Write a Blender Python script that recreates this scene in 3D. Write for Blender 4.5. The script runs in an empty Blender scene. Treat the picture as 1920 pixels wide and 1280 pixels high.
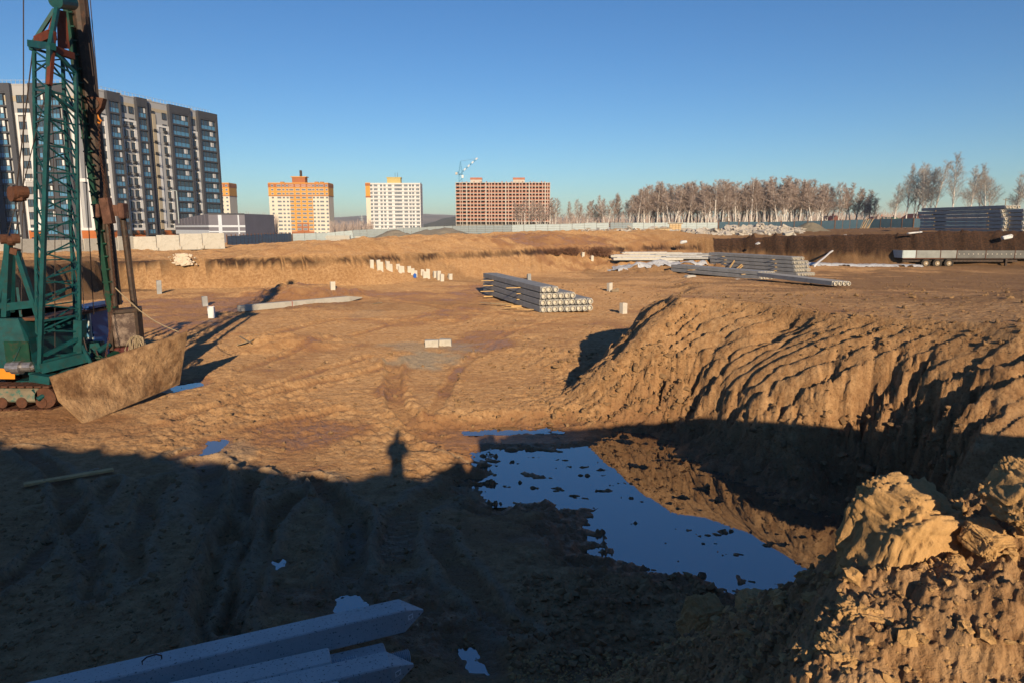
import bpy, bmesh, math, random
import numpy as np
from mathutils import Vector, Matrix
R = math.radians
rng = np.random.default_rng(7)
random.seed(7)
scene = bpy.context.scene
COL = scene.collection
# ------------------------------------------------------------------ camera
EYE = 4.6
PITCH = R(9.45)
cam_data = bpy.data.cameras.new('camera')
cam = bpy.data.objects.new('camera', cam_data)
COL.objects.link(cam)
cam_data.lens = 24.0
cam_data.sensor_width = 36.0
cam_data.clip_start = 0.05
cam_data.clip_end = 12000
cam.location = (0, 0, EYE)
cam.rotation_euler = (R(90) - PITCH, 0, 0)
scene.camera = cam
# ------------------------------------------------------------------ sky and sun
SUN_EL = R(16.5)
SUN_AZ = R(170.4)                      # clockwise from +Y
world = bpy.data.worlds.new('World')
scene.world = world
world.use_nodes = True
wn = world.node_tree.nodes
wn.clear()
wo = wn.new('ShaderNodeOutputWorld'); wb = wn.new('ShaderNodeBackground'); sk = wn.new('ShaderNodeTexSky')
sk.sky_type = 'NISHITA'; sk.sun_disc = False
sk.sun_elevation = SUN_EL; sk.sun_rotation = SUN_AZ
sk.air_density = 1.0; sk.dust_density = 0.0; sk.ozone_density = 2.2
wb.inputs['Strength'].default_value = 0.05
tint = wn.new('ShaderNodeMix'); tint.data_type = 'RGBA'; tint.blend_type = 'MULTIPLY'; tint.inputs[0].default_value = 1
tint.inputs[7].default_value = (.375, .535, .70, 1)
hsv = wn.new('ShaderNodeHueSaturation'); hsv.inputs['Saturation'].default_value = 1.15; hsv.inputs['Value'].default_value = .9
sgam = wn.new('ShaderNodeGamma'); sgam.inputs['Gamma'].default_value = 1.05
world.node_tree.links.new(sk.outputs[0], sgam.inputs[0]); world.node_tree.links.new(sgam.outputs[0], hsv.inputs['Color']); world.node_tree.links.new(hsv.outputs[0], tint.inputs[6]); world.node_tree.links.new(tint.outputs[2], wb.inputs[0])
world.node_tree.links.new(wb.outputs[0], wo.inputs[0])
sun_data = bpy.data.lights.new('sun', 'SUN')
sun = bpy.data.objects.new('sun', sun_data)
COL.objects.link(sun)
sun_data.energy = 2.0
sun_data.angle = R(0.5)
sun_data.color = (1.0, 0.79, 0.53)
sd_ = Vector((math.sin(SUN_AZ) * math.cos(SUN_EL), math.cos(SUN_AZ) * math.cos(SUN_EL), math.sin(SUN_EL)))
sun.rotation_euler = sd_.to_track_quat('Z', 'Y').to_euler()
scene.view_settings.view_transform = 'Standard'
scene.view_settings.look = 'None'
scene.view_settings.exposure = 1.62
scene.view_settings.gamma = 1.0
scene.view_settings.use_curve_mapping = False

# ------------------------------------------------------------------ helpers
cP, sP = math.cos(PITCH), math.sin(PITCH)
def ray(px, py):
    a = (px - 960) / 1280; b = (640 - py) / 1280
    return Vector((a, cP + b * sP, -sP + b * cP))
def G(px, py, z=0.0):                      # where the photo's point meets height z
    r = ray(px, py); t = (z - EYE) / r.z
    return Vector((r.x * t, r.y * t, z))
def W(px, py, y):                          # where it meets the distance y
    r = ray(px, py); t = y / r.y
    return Vector((r.x * t, y, EYE + r.z * t))

def tag(o, label=None, cat=None, group=None, kind=None):
    if label: o['label'] = label
    if cat: o['category'] = cat
    if group: o['group'] = group
    if kind: o['kind'] = kind
    return o
def empty(name, loc=(0, 0, 0), rz=0, label=None, cat=None, group=None, kind=None):
    o = bpy.data.objects.new(name, None); COL.objects.link(o)
    o.location = loc; o.rotation_euler = (0, 0, rz); o.empty_display_size = 0.2
    return tag(o, label, cat, group, kind)
def link(name, me, mat=None, parent=None, loc=None, rz=None):
    o = bpy.data.objects.new(name, me); COL.objects.link(o)
    if mat is not None and not me.materials:
        for m in (mat if isinstance(mat, (list, tuple)) else [mat]): me.materials.append(m)
    if parent: o.parent = parent
    if loc is not None: o.location = loc
    if rz is not None: o.rotation_euler = (0, 0, rz)
    return o
def copy_tree(o, parent=None):
    c = o.copy(); COL.objects.link(c)
    if parent: c.parent = parent
    for ch in list(o.children): copy_tree(ch, c)
    return c

class MB:
    """collects shapes for ONE mesh"""
    def __init__(s): s.v = []; s.f = []; s.m = []; s.mi = 0
    def add(s, vs, fs):
        n = len(s.v); s.v += [tuple(v) for v in vs]; s.f += [tuple(i + n for i in f) for f in fs]; s.m += [s.mi] * len(fs); return s
    def box(s, c, d, rot=None):
        hx, hy, hz = d[0] / 2, d[1] / 2, d[2] / 2
        P = [Vector((x, y, z)) for x in (-hx, hx) for y in (-hy, hy) for z in (-hz, hz)]
        if rot is not None: P = [rot @ p for p in P]
        c = Vector(c)
        return s.add([p + c for p in P], [(0, 1, 3, 2), (4, 6, 7, 5), (0, 4, 5, 1), (2, 3, 7, 6), (0, 2, 6, 4), (1, 5, 7, 3)])
    def bb(s, x0, x1, y0, y1, z0, z1): return s.box(((x0 + x1) / 2, (y0 + y1) / 2, (z0 + z1) / 2), (abs(x1 - x0), abs(y1 - y0), abs(z1 - z0)))
    def cbox(s, c, d, b, rot=None):      # box with chamfered edges
        hx, hy, hz = d[0] / 2, d[1] / 2, d[2] / 2
        V = []; idx = {}
        for sx in (-1, 1):
            for sy in (-1, 1):
                for sz in (-1, 1):
                    for a in range(3):
                        p = [sx * (hx - b), sy * (hy - b), sz * (hz - b)]
                        p[a] = (sx * hx, sy * hy, sz * hz)[a]
                        idx[sx, sy, sz, a] = len(V); V.append(Vector(p))
        F = []
        for a in range(3):
            o = [k for k in range(3) if k != a]
            for sg in (-1, 1):
                q = []
                for (u, w) in ((-1, -1), (1, -1), (1, 1), (-1, 1)):
                    k = [0, 0, 0]; k[a] = sg; k[o[0]] = u; k[o[1]] = w
                    q.append(idx[k[0], k[1], k[2], a])
                F.append(q)
        for a in range(3):                   # edges along axis a
            o = [k for k in range(3) if k != a]
            for u in (-1, 1):
                for w in (-1, 1):
                    q = []
                    for e, ax in ((-1, o[0]), (1, o[0]), (1, o[1]), (-1, o[1])):
                        k = [0, 0, 0]; k[a] = e; k[o[0]] = u; k[o[1]] = w
                        q.append(idx[k[0], k[1], k[2], ax])
                    F.append(q)
        for sx in (-1, 1):
            for sy in (-1, 1):
                for sz in (-1, 1): F.append([idx[sx, sy, sz, a] for a in range(3)])
        if rot is not None: V = [rot @ p for p in V]
        c = Vector(c)
        return s.add([p + c for p in V], F)
    def bar(s, p, q, w, h=None, up=(0, 0, 1)):
        p = Vector(p); q = Vector(q); h = h or w
        d = q - p; L = d.length
        if L < 1e-6: return s
        d /= L; u = Vector(up)
        if abs(d.dot(u)) > .98: u = Vector((0, 1, 0)) if abs(d.y) < .9 else Vector((1, 0, 0))
        x = d.cross(u).normalized(); z = x.cross(d)
        rot = Matrix((x, d, z)).transposed()
        return s.box((p + q) / 2, (w, L, h), rot)
    def tube(s, p, q, r, n=8, r2=None, caps=True):
        p = Vector(p); q = Vector(q); d = (q - p)
        if d.length < 1e-6: return s
        d.normalize(); u = Vector((0, 0, 1)) if abs(d.z) < .9 else Vector((1, 0, 0))
        x = d.cross(u).normalized(); y = x.cross(d); r2 = r if r2 is None else r2
        vs = []
        for c, rr in ((p, r), (q, r2)):
            for k in range(n):
                a = 2 * math.pi * k / n
                vs.append(c + x * math.cos(a) * rr + y * math.sin(a) * rr)
        fs = [(k, (k + 1) % n, n + (k + 1) % n, n + k) for k in range(n)]
        if caps: fs += [tuple(range(n))[::-1], tuple(range(n, 2 * n))]
        return s.add(vs, fs)
    def path(s, pts, r, n=6):
        pts = [Vector(p) for p in pts]; rings = []
        for i, p in enumerate(pts):
            d = (pts[min(i + 1, len(pts) - 1)] - pts[max(i - 1, 0)]).normalized()
            u = Vector((0, 0, 1)) if abs(d.z) < .9 else Vector((1, 0, 0))
            x = d.cross(u).normalized(); y = x.cross(d)
            rr = r[i] if isinstance(r, (list, tuple)) else r
            rings.append([p + (x * math.cos(2 * math.pi * k / n) + y * math.sin(2 * math.pi * k / n)) * rr for k in range(n)])
        vs = [v for g in rings for v in g]; fs = []
        for i in range(len(pts) - 1):
            for k in range(n): fs.append((i * n + k, i * n + (k + 1) % n, (i + 1) * n + (k + 1) % n, (i + 1) * n + k))
        fs += [tuple(range(n))[::-1], tuple((len(pts) - 1) * n + k for k in range(n))]
        return s.add(vs, fs)
    def prism(s, outline, y0, y1):           # outline in x,z
        n = len(outline)
        vs = [(x, y0, z) for x, z in outline] + [(x, y1, z) for x, z in outline]
        fs = [tuple(range(n)), tuple(range(n, 2 * n))[::-1]] + [(k, (k + 1) % n, n + (k + 1) % n, n + k)[::-1] for k in range(n)]
        return s.add(vs, fs)
    def mesh(s, name, smooth=False):
        me = bpy.data.meshes.new(name); me.from_pydata(s.v, [], s.f)
        if any(s.m): me.polygons.foreach_set('material_index', s.m)
        me.validate(); me.update()
        bm = bmesh.new(); bm.from_mesh(me); bmesh.ops.recalc_face_normals(bm, faces=bm.faces); bm.to_mesh(me); bm.free()
        if smooth: me.polygons.foreach_set('use_smooth', [True] * len(me.polygons))
        return me
    def build(s, name, mat, parent=None, smooth=False, loc=None, rz=None):
        return link(name, s.mesh(name, smooth), mat, parent, loc, rz)

# ------------------------------------------------------------------ numpy noise
_perm = np.random.default_rng(3).permutation(4096).astype(np.int64)
_val = np.random.default_rng(4).random(4096) * 2 - 1
_ang = np.random.default_rng(5).random(4096) * 2 * np.pi
_gx, _gy = np.cos(_ang), np.sin(_ang)
def _h(i, j): return _perm[(_perm[i & 4095] + j) & 4095]
def perlin(x, y):
    xi = np.floor(x).astype(np.int64); yi = np.floor(y).astype(np.int64)
    fx = x - xi; fy = y - yi
    u = fx * fx * fx * (fx * (fx * 6 - 15) + 10); v = fy * fy * fy * (fy * (fy * 6 - 15) + 10)
    def g(a, b, dx, dy):
        k = _h(xi + a, yi + b); return _gx[k] * dx + _gy[k] * dy
    n00 = g(0, 0, fx, fy); n10 = g(1, 0, fx - 1, fy); n01 = g(0, 1, fx, fy - 1); n11 = g(1, 1, fx - 1, fy - 1)
    return (n00 * (1 - u) * (1 - v) + n10 * u * (1 - v) + n01 * (1 - u) * v + n11 * u * v) * 1.5
def fbm(x, y, o=4, g=.5, l=2.03):
    a = 1; t = 0
    for k in range(o):
        t = t + a * perlin(x + 17.3 * k, y - 9.1 * k); a *= g; x = x * l; y = y * l
    return t
def cells(x, y):                            # distance to nearest and second nearest seed, and an id
    xi = np.floor(x).astype(np.int64); yi = np.floor(y).astype(np.int64)
    d1 = np.full(x.shape, 9.); d2 = np.full(x.shape, 9.); idv = np.zeros(x.shape)
    for a in (-1, 0, 1):
        for b in (-1, 0, 1):
            k = _h(xi + a, yi + b); k2 = _perm[k]
            dx = xi + a + .5 + .45 * _val[k] - x; dy = yi + b + .5 + .45 * _val[k2] - y
            d = np.sqrt(dx * dx + dy * dy)
            near = d < d1
            d2 = np.where(near, d1, np.minimum(d2, d)); idv = np.where(near, _val[_perm[k2]], idv); d1 = np.where(near, d, d1)
    return d1, d2, idv
def sstep(a, b, x):
    t = np.clip((x - a) / (b - a), 0, 1); return t * t * (3 - 2 * t)
def seg_dist(x, y, pts, closed=False):       # distance to polyline, arc length there, signed side
    best = np.full(x.shape, 1e9); arc = np.zeros(x.shape); side = np.zeros(x.shape); L = 0
    n = len(pts)
    for i in range(n if closed else n - 1):
        ax, ay = pts[i][0], pts[i][1]; bx, by = pts[(i + 1) % n][0], pts[(i + 1) % n][1]
        dx, dy = bx - ax, by - ay; l = math.hypot(dx, dy)
        if l < 1e-9: continue
        t = np.clip(((x - ax) * dx + (y - ay) * dy) / (l * l), 0, 1)
        ex = x - ax - t * dx; ey = y - ay - t * dy
        d = np.sqrt(ex * ex + ey * ey); m = d < best
        best = np.where(m, d, best); arc = np.where(m, L + t * l, arc); side = np.where(m, np.sign(dx * ey - dy * ex), side)
        L += l
    return best, arc, side
def inside(x, y, pts):
    c = np.zeros(x.shape, bool); n = len(pts)
    for i in range(n):
        ax, ay = pts[i][0], pts[i][1]; bx, by = pts[(i + 1) % n][0], pts[(i + 1) % n][1]
        if ay == by: continue
        m = ((ay > y) != (by > y)) & (x < (bx - ax) * (y - ay) / (by - ay) + ax)
        c ^= m
    return c
def sdist(x, y, pts):                        # negative inside
    d, _, _ = seg_dist(x, y, pts, True)
    return np.where(inside(x, y, pts), -d, d)

# ------------------------------------------------------------------ materials
class Mat:
    def __init__(s, name):
        s.m = bpy.data.materials.new(name); s.m.use_nodes = True; s.t = s.m.node_tree; s.N = s.t.nodes; s.L = s.t.links
        s.b = s.N['Principled BSDF']; s.b.inputs['Specular IOR Level'].default_value = .3
        s.co = s.N.new('ShaderNodeTexCoord')
    def noise(s, scale, detail=4, rough=.6, vec=None, dist=0):
        n = s.N.new('ShaderNodeTexNoise'); n.inputs['Scale'].default_value = scale; n.inputs['Detail'].default_value = detail
        n.inputs['Roughness'].default_value = rough; n.inputs['Distortion'].default_value = dist
        s.L.new(vec if vec is not None else s.co.outputs['Object'], n.inputs['Vector']); return n.outputs['Fac']
    def ramp(s, fac, stops):
        r = s.N.new('ShaderNodeValToRGB'); e = r.color_ramp.elements
        while len(e) < len(stops): e.new(.5)
        for k, (p, c) in enumerate(stops):
            e[k].position = p; e[k].color = (c, c, c, 1) if isinstance(c, (int, float)) else (*c[:3], 1)
        s.L.new(fac, r.inputs[0]); return r.outputs[0]
    def mix(s, f, a, b, mode='MIX'):
        n = s.N.new('ShaderNodeMix'); n.data_type = 'RGBA'; n.blend_type = mode
        for ix, v in ((0, f), (6, a), (7, b)):
            sock = n.inputs[ix]
            if hasattr(v, 'links'): s.L.new(v, sock)
            elif isinstance(v, (int, float)): sock.default_value = v if ix == 0 else (v, v, v, 1)
            else: sock.default_value = (*v[:3], 1)
        return n.outputs[2]
    def math(s, op, a, b=0.0):
        n = s.N.new('ShaderNodeMath'); n.operation = op
        for k, v in ((0, a), (1, b)):
            if hasattr(v, 'links'): s.L.new(v, n.inputs[k])
            else: n.inputs[k].default_value = v
        return n.outputs[0]
    def attr(s, name):
        n = s.N.new('ShaderNodeAttribute'); n.attribute_name = name; return n
    def rnd(s):
        n = s.N.new('ShaderNodeObjectInfo'); return n.outputs['Random']
    def col(s, v):
        if hasattr(v, 'links'): s.L.new(v, s.b.inputs['Base Color'])
        else: s.b.inputs['Base Color'].default_value = (*v[:3], 1)
        return s
    def bump(s, h, st=.5, d=.02):
        n = s.N.new('ShaderNodeBump'); n.inputs['Strength'].default_value = st; n.inputs['Distance'].default_value = d
        s.L.new(h, n.inputs['Height']); s.L.new(n.outputs[0], s.b.inputs['Normal']); return s
    def set(s, rough=None, metal=None, **k):
        if rough is not None:
            if hasattr(rough, 'links'): s.L.new(rough, s.b.inputs['Roughness'])
            else: s.b.inputs['Roughness'].default_value = rough
        if metal is not None: s.b.inputs['Metallic'].default_value = metal
        for q, v in k.items(): s.b.inputs[q.replace('_', ' ')].default_value = v
        return s
def simple(name, c, rough=.8, var=.18, scale=3, metal=0, c2=None, bump=0, bs=30):
    """a paint or material with wear: colour c varied by noise, optional second colour in patches"""
    m = Mat(name)
    f = m.noise(scale, 5, .65)
    lo = tuple(v * (1 - var) for v in c); hi = tuple(min(1, v * (1 + var)) for v in c)
    out = m.ramp(f, [(.3, lo), (.7, hi)])
    if c2 is not None:
        g = m.ramp(m.noise(scale * 2.3, 6, .7), [(.52, 0), (.66, 1)])
        out = m.mix(g, out, c2)
    m.col(out).set(rough, metal)
    if bump: m.bump(m.noise(bs, 5, .7), bump, .01)
    return m.m
# ================================================================== ground
def gl(pts, z=0.0): return [tuple(G(px, py, z)[:2]) for px, py in pts]
LIP = [(-40, .5), (-8, .5), (.5, .5), (.9, 1.4), (1.05, 2.1), (1.4, 2.55), (2.2, 2.7), (4, 2.8), (7, 3.4), (11, 4.9), (14, 6.3), (14, 7.4), (11.5, 8.9),
       (8.8, 11.6), (8.0, 13.5), (7.1, 15.4), (6.2, 17.3), (5.5, 18.2), (4.7, 18.6), (4.5, 19.6), (5.2, 21.8), (7.2, 24), (8.6, 27.5), (90, 27.5), (90, 70), (75, 76),
       (59, 80), (52, 80.5), (45.6, 80), (42, 82), (38.8, 84), (35.2, 88), (28, 90), (22.2, 90), (13.7, 85), (8, 79), (2.3, 74), (-3.1, 67), (-7.6, 62),
       (-13.4, 56), (-19, 53.6), (-26.4, 52), (-31, 52), (-30, 44), (-27.2, 34), (-28, 22), (-34, 10), (-40, 8)]
UK = [-4, -.75, -.45, -.28, .03, .15, .3, .47, .6, .75, 4]
RK = [0, 45, 60, 85, 110, 140, 178, 240, 420, 900, 9000]
LZ = np.array([
    [2.3] * 11, [2.3, 2.3, 2.3, 2.3, 2.3, 2.3, 2.3, 2.3, 2.5, 3, 3],
    [2.2, 2.2, 2.2, 2.4, 2.35, 2.4, 2.4, 2.6, 3.4, 3.7, 3.7],
    [1.95, 1.95, 1.95, 2.55, 2.7, 2.5, 2.9, 3.4, 4.0, 4.0, 4.0],
    [1.6, 1.6, 1.6, 2.4, 3.2, 3.4, 3.5, 3.9, 4.1, 4.1, 4.1],
    [1.2, 1.2, 1.2, 1.75, 3.3, 3.8, 4.0, 4.1, 4.3, 4.5, 4.5],
    [1., 1, 1, 1.2, 3.3, 3.9, 4.1, 4.25, 4.5, 4.6, 4.6],
    [.6, .6, .6, .8, 2.6, 3.6, 4.0, 4.1, 4.4, 4.4, 4.4],
    [.2, .2, .2, .2, .8, 2.4, 3.4, 3.6, 3.6, 3.6, 3.6],
    [-2, -2, -2, -2, -2, 0, 2, 2, 2, 2, 2],
    [-30] * 11])
def land(x, y, r):
    u = np.where(y > 1, x / np.maximum(y, 1), np.sign(x) * 4)
    u = np.clip(u, -3.99, 3.99)
    ui = np.clip(np.searchsorted(UK, u) - 1, 0, len(UK) - 2); UKa = np.array(UK); RKa = np.array(RK)
    ri = np.clip(np.searchsorted(RKa, r) - 1, 0, len(RK) - 2)
    fu = (u - UKa[ui]) / (UKa[ui + 1] - UKa[ui]); fr = np.clip((r - RKa[ri]) / (RKa[ri + 1] - RKa[ri]), 0, 1)
    return (LZ[ri, ui] * (1 - fu) + LZ[ri, ui + 1] * fu) * (1 - fr) + (LZ[ri + 1, ui] * (1 - fu) + LZ[ri + 1, ui + 1] * fu) * fr

PZ = -.35
PUDDLES = [   # outline, water height, depth
    (gl([(845, 826), (905, 818), (1000, 824), (1060, 815), (1120, 816), (1180, 812), (1235, 822), (1290, 868), (1370, 900), (1450, 935), (1530, 960), (1585, 930), (1640, 960), (1600, 1030), (1545, 1062),
         (1490, 1082), (1380, 1103), (1325, 1088), (1240, 1062), (1150, 1045), (1115, 1015), (1118, 985), (1095, 950), (1030, 942), (940, 946), (892, 912), (925, 885), (905, 850), (850, 834)], PZ), PZ, .1),
    (gl([(862, 808), (960, 800), (1052, 800), (1050, 812), (960, 814), (880, 815)], -.3), -.3, .05),
    (gl([(392, 826), (420, 822), (428, 832), (398, 850), (376, 854)], -.05), -.05, .05),
    (gl([(636, 1122), (668, 1116), (690, 1140), (650, 1170), (625, 1150)], -.1), -.1, .05),
    (gl([(862, 1216), (888, 1212), (905, 1240), (918, 1266), (880, 1258), (860, 1236)], -.12), -.12, .05),
    (gl([(318, 724), (372, 716), (382, 722), (325, 736)], -.05), -.05, .04),
    (gl([(508, 1052), (530, 1046), (540, 1058), (520, 1066)], -.06), -.06, .03),
]
RUTS = [  # centre line in the photo, half width, depth, lugs on the left/right edge
    ([(215, 905), (170, 950), (110, 1020), (40, 1080), (-60, 1150)], .17, .07, .35, 1),
    ([(470, 900), (450, 950), (440, 1010), (420, 1080), (400, 1150), (420, 1200)], .25, .16, .3, 1),
    ([(560, 930), (520, 960), (480, 1010), (470, 1080), (440, 1160)], .22, .12, .25, 0),
    ([(590, 900), (640, 940), (670, 990), (660, 1050), (640, 1080)], .24, .10, .3, 1),
    ([(380, 870), (400, 900), (390, 960), (430, 1000)], .3, .1, .25, 0),
    ([(735, 675), (738, 710), (745, 760), (790, 805), (860, 830)], .3, .09, .2, 0),
    ([(700, 560), (760, 570), (1000, 600)], .4, .05, .2, 0),
    ([(420, 760), (600, 700), (690, 672)], .25, .05, .2, 0),
    ([(330, 790), (560, 730), (720, 690)], .3, .07, .2, 0),
    ([(480, 640), (640, 600), (860, 605)], .35, .06, .2, 0),
    ([(850, 900), (760, 960), (740, 1060)], .3, .05, .25, 0),
    ([(1080, 600), (960, 625), (860, 690), (800, 790)], .22, .035, .2, 0), 
    ([(450, 700), (560, 660), (700, 620), (860, 575)], .25, .04, .2, 0), ([(330, 860), (480, 800), (640, 770)], .24, .05, .2, 0),
    ([(40, 850), (110, 900), (160, 1000), (180, 1120)], .2, .06, .3, 1), ([(300, 900), (270, 990), (230, 1090)], .2, .07, .3, 1), ([(820, 1000), (860, 1080), (960, 1180)], .2, .05, .3, 0),
]
def blend_(pd, size): return sstep(.0, 1.3 * size + .2, pd)
RAMP_Y, RAMP_Z = [17, 18.5, 20.5, 22.5, 24.5, 28, 36, 46, 58, 66], [2.72, 2.72, 2.62, 2.42, 2.15, 1.6, 1.0, .6, .3, .05]
def bank_h(v):
    return np.interp(v, [-30, -8.7, -5, -1.55, -.6, .25, .7, 1.15, 1.32, 1.6, 30], [5.6, 5.2, 4.9, 4.5, 4.48, 4.5, 4.58, 4.7, 4.65, 3.8, 3.6])
def height(x, y, detail=True):
    """ground height, damp, dark, grey at every x, y"""
    r = np.sqrt(x * x + y * y)
    L = land(x, y, r)
    L = L + .7 * np.exp(-(r / 6) ** 2) - .75 * sstep(.7, 1.3, x) * (1 - sstep(.9, 2.4, y)) * (y > -1.1) * (r < 9)
    md = np.interp(x, [.7, 1.3, 1.75, 2.5, 6.7, 12, 30], [0, .42, .6, .85, 1.35, 1.0, .4]) * sstep(.4, 2.3, y) * (1 - sstep(7, 14, r))
    L = L + np.where(y < 12, md, 0)
    L = L + .42 * sstep(6, 9, y) * (1 - sstep(24, 29, y)) * sstep(2, 4, x)
    L = np.where((y > 17) & (y < 32) & (x > 1), np.interp(y, RAMP_Y, RAMP_Z), L)
    if True:
        sdl = sdist(x, y, LIP)
        L = L + np.where((y > 50) & (x < 30), np.interp(x, [-24, -14, 20, 30], [.0, .85, .8, .2]) * sstep(.7, 4.5, sdl) * (1 - .6 * sstep(12, 40, sdl)) * (1 + .45 * fbm(x * .25, y * .25, 3)), 0)
    v = x + .169 * y
    bk = bank_h(v) + .1 * fbm(v * 1.3, y * .7, 3)
    yy = -y
    prof = sstep(1.1, 2.9, yy) * (1 - .6 * sstep(4, 9, yy))
    L = np.where(y < 0, L + np.maximum(bk - L, 0) * prof * (r < 60), L)
    big = fbm(x * .09, y * .09, 4)
    L = L + np.clip((r - 40) / 40, 0, 1) * big * .35 * (1 - sstep(170, 400, r)) * (1 - .7 * sstep(80, 90, r) * (x > 30))
    L = L + .16 * fbm(x * .55, y * .55, 4, .6) * sstep(42, 60, r) * (1 - sstep(150, 300, r))
    # spoil banks behind the fence
    L = L + sstep(175, 190, y) * (1 - sstep(205, 230, y)) * np.interp(x / np.maximum(y, 1), [-.24, -.16, -.1, 0, .06, .4], [0, 1.5, 1.5, 1.2, .7, .2]) * (1 + .7 * fbm(x * .12, y * .12, 4))
    # pit floor
    F = .05 + .12 * fbm(x * .13, y * .13, 3) + .9 * sstep(62, 105, y) + .25 * sstep(20, 40, y)*0
    scx = [tuple(G(px, py, 0)[:2]) for px, py in [(560, 640), (700, 618), (840, 612), (930, 640), (985, 668), (1060, 690), (1130, 700)]]
    basin = [(-9, 12), (-6, 22)] + scx + [(5, 18), (9, 13), (14, 8), (9, 5), (4, 4), (-2, 7), (-4, 10)]
    bd = sdist(x, y, basin) + .5 * fbm(x * .6, y * .6, 3)
    bas = 1 - sstep(-1.3, .3, bd)
    soft = sstep(-7, -.5, x) * .27
    F = F - bas * (.03 + soft)
    # low scarp with small gullies on its far rim
    # mounds and slumped heaps on the floor
    for (hx, hy, hr, hh) in [(-8.5, 27, 2.2, .35), (-9.5, 26, 1.2, .3), (-13.5, 46, 4, .7), (-17, 48, 3, .35), (17, 78, 11, 1.1), (-2, 78, 5, .5)]:
        q = np.sqrt((x - hx) ** 2 + (y - hy) ** 2) / hr + .25 * fbm(x * .8, y * .8, 3)
        F = F + hh * (1 - sstep(.1, 1.1, q))
    # ramp behind the ridge
    redge = np.interp(y, [19, 21.8, 24, 28, 35, 50, 66, 80], [4.6, 5.3, 7.2, 8.6, 10.2, 13.5, 17, 20]) + .8 * fbm(y * .15, y * .05 + 3, 2)
    rz = np.interp(y, RAMP_Y, RAMP_Z)
    rw = 1.8
    ramp = np.where(y > 19, rz * sstep(-rw, .4, x - redge + .3 * fbm(x * .7, y * .7, 3)), 0)
    F = np.maximum(F, F * 0 + ramp + .15 * F)
    # walls
    sd = sdl
    wob = .35 * fbm(x * .35, y * .35, 3) * np.clip(r / 25, .1, 1)
    ins = -(sd + wob)
    w = np.full(x.shape, 3.6)
    ridge = (y > .35 * x + 4.2) & (x > 1) & (y > 7.5) & (y < 25) & (x < 16)
    w = np.where(ridge, np.interp(y, [8, 11, 15, 18, 20, 24], [2.6, 3.1, 3.5, 3.4, 2.6, 1.8]), w)
    w = np.where(y > 26, 1.0, w)
    w = np.where((y > 50), np.interp(x, [-35, -16, -10, -4, 3, 12, 20, 30, 45, 60], [.7, .8, 2.4, 4.5, 6, 5, 3, 2.2, 2.2, 2.2]), w)
    t = np.clip(ins / w, 0, 1)
    base = 1 - t
    soft_w = np.where(y > 50, 1, 0)
    # buried topsoil step on the slumped back wall
    prof_a = 1 - sstep(0, 1, t)
    st = np.interp(x, [-16, -8], [0, 1]) * soft_w * (x < 25)
    prof_s = np.where(t < .08, 1 - t / .08 * .2, .80 * (1 - (t - .08) / .92) ** 1.4)
    prof_r = np.where(t < .78, 1 - t * .98 + .08 * np.sin(t / .78 * np.pi), .235 * ((1 - t) / .22) ** 1.6)
    near_w = ~ridge & (y < 9.5)
    prof_n = 1 - t + .06 * np.sin(t * np.pi)
    pr = np.where(ridge, prof_r, np.where(near_w, prof_n, prof_a * (1 - st) + prof_s * st))
    h = np.where(ins <= 0, L, F + (L - F) * pr)
    h = np.where(ins > 0, np.maximum(h, F), h)
    # rounded crumbly edge
    # grooves of the digger bucket on the ridge
    crest = [(14, 7.4), (11.5, 8.9), (8.8, 11.6), (8.0, 13.5), (7.1, 15.4), (6.2, 17.3), (5.5, 18.2), (4.7, 18.6), (4.5, 19.6), (5.2, 21.8), (7.2, 24)]
    cd, ca, _ = seg_dist(x, y, crest)
    ca = ca + .16 * fbm(x * .4, y * .4, 2) + .07 * fbm(x * 2.5, y * 2.5, 2)
    def saw(s): 
        k = np.floor(s); f = s - k; kk = _val[(k.astype(np.int64) * 7 + 11) & 4095]
        return np.where(f < .8, f / .8, (1 - f) / .2) * (.45 + .55 * (kk * .5 + .5)) , kk
    cs = ca - 1.0 * cd
    g1, k1 = saw(cs / .44 + .45 * np.sin(cs * 1.3))
    g2, k2 = saw(cs / .19 + .1 * perlin(cs * 2, cd * .5))
    env = sstep(.01, .10, t) * (1 - sstep(.78, 1.0, t)) * ridge * (ins > 0)
    breakup = .6 + .8 * fbm(x * .8 + 5, y * .8, 2)
    groove = -(.30 * (1 - g1) ** 1.15 + .10 * (1 - g2)) * np.clip(breakup, .45, 1.25)
    steep = np.interp(x, [8, 11], [1, .7])
    h = h + env * groove * steep
    # spoil wall grooves on the other faces
    wallenv = np.where((y > 50) & (x > -35) & (x < 80), sstep(.03, .2, t) * (1 - sstep(.6, 1, t)), 0) * (ins > 0)
    h = h + wallenv * (.25 * fbm(x * 1.6, y * .1, 3) + np.where(x > 24, .9 * fbm(x * .7, y * .08, 3), 0))
    floor_m = sstep(.75, 1.0, t) * (ins > 0)
    damp = np.zeros(x.shape)
    if not detail: return h
    # ruts
    near = r < 45
    xn, yn = x[near], y[near]; dh = np.zeros(xn.shape); rim_c = np.zeros(xn.shape); rut_c = np.zeros(xn.shape)
    for pts, hw, dp, rw_, lug in RUTS:
        wp = [tuple(G(px, py, -.03)[:2]) for px, py in pts]
        wx = xn + .12 * fbm(xn * 1.1 + 9, yn * 1.1, 2); wy = yn + .12 * fbm(xn * 1.1, yn * 1.1 + 7, 2)
        d, a, s_ = seg_dist(wx, wy, wp)
        inr = 1 - sstep(hw * .6, hw * 1.1, d)
        rimm = np.exp(-((d - hw * 1.35) / (hw * .42)) ** 2)
        dp = dp * 1.1; dh += -dp * inr + dp * .8 * rimm * (.8 + .6 * fbm(xn * 3, yn * 3, 3))
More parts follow.
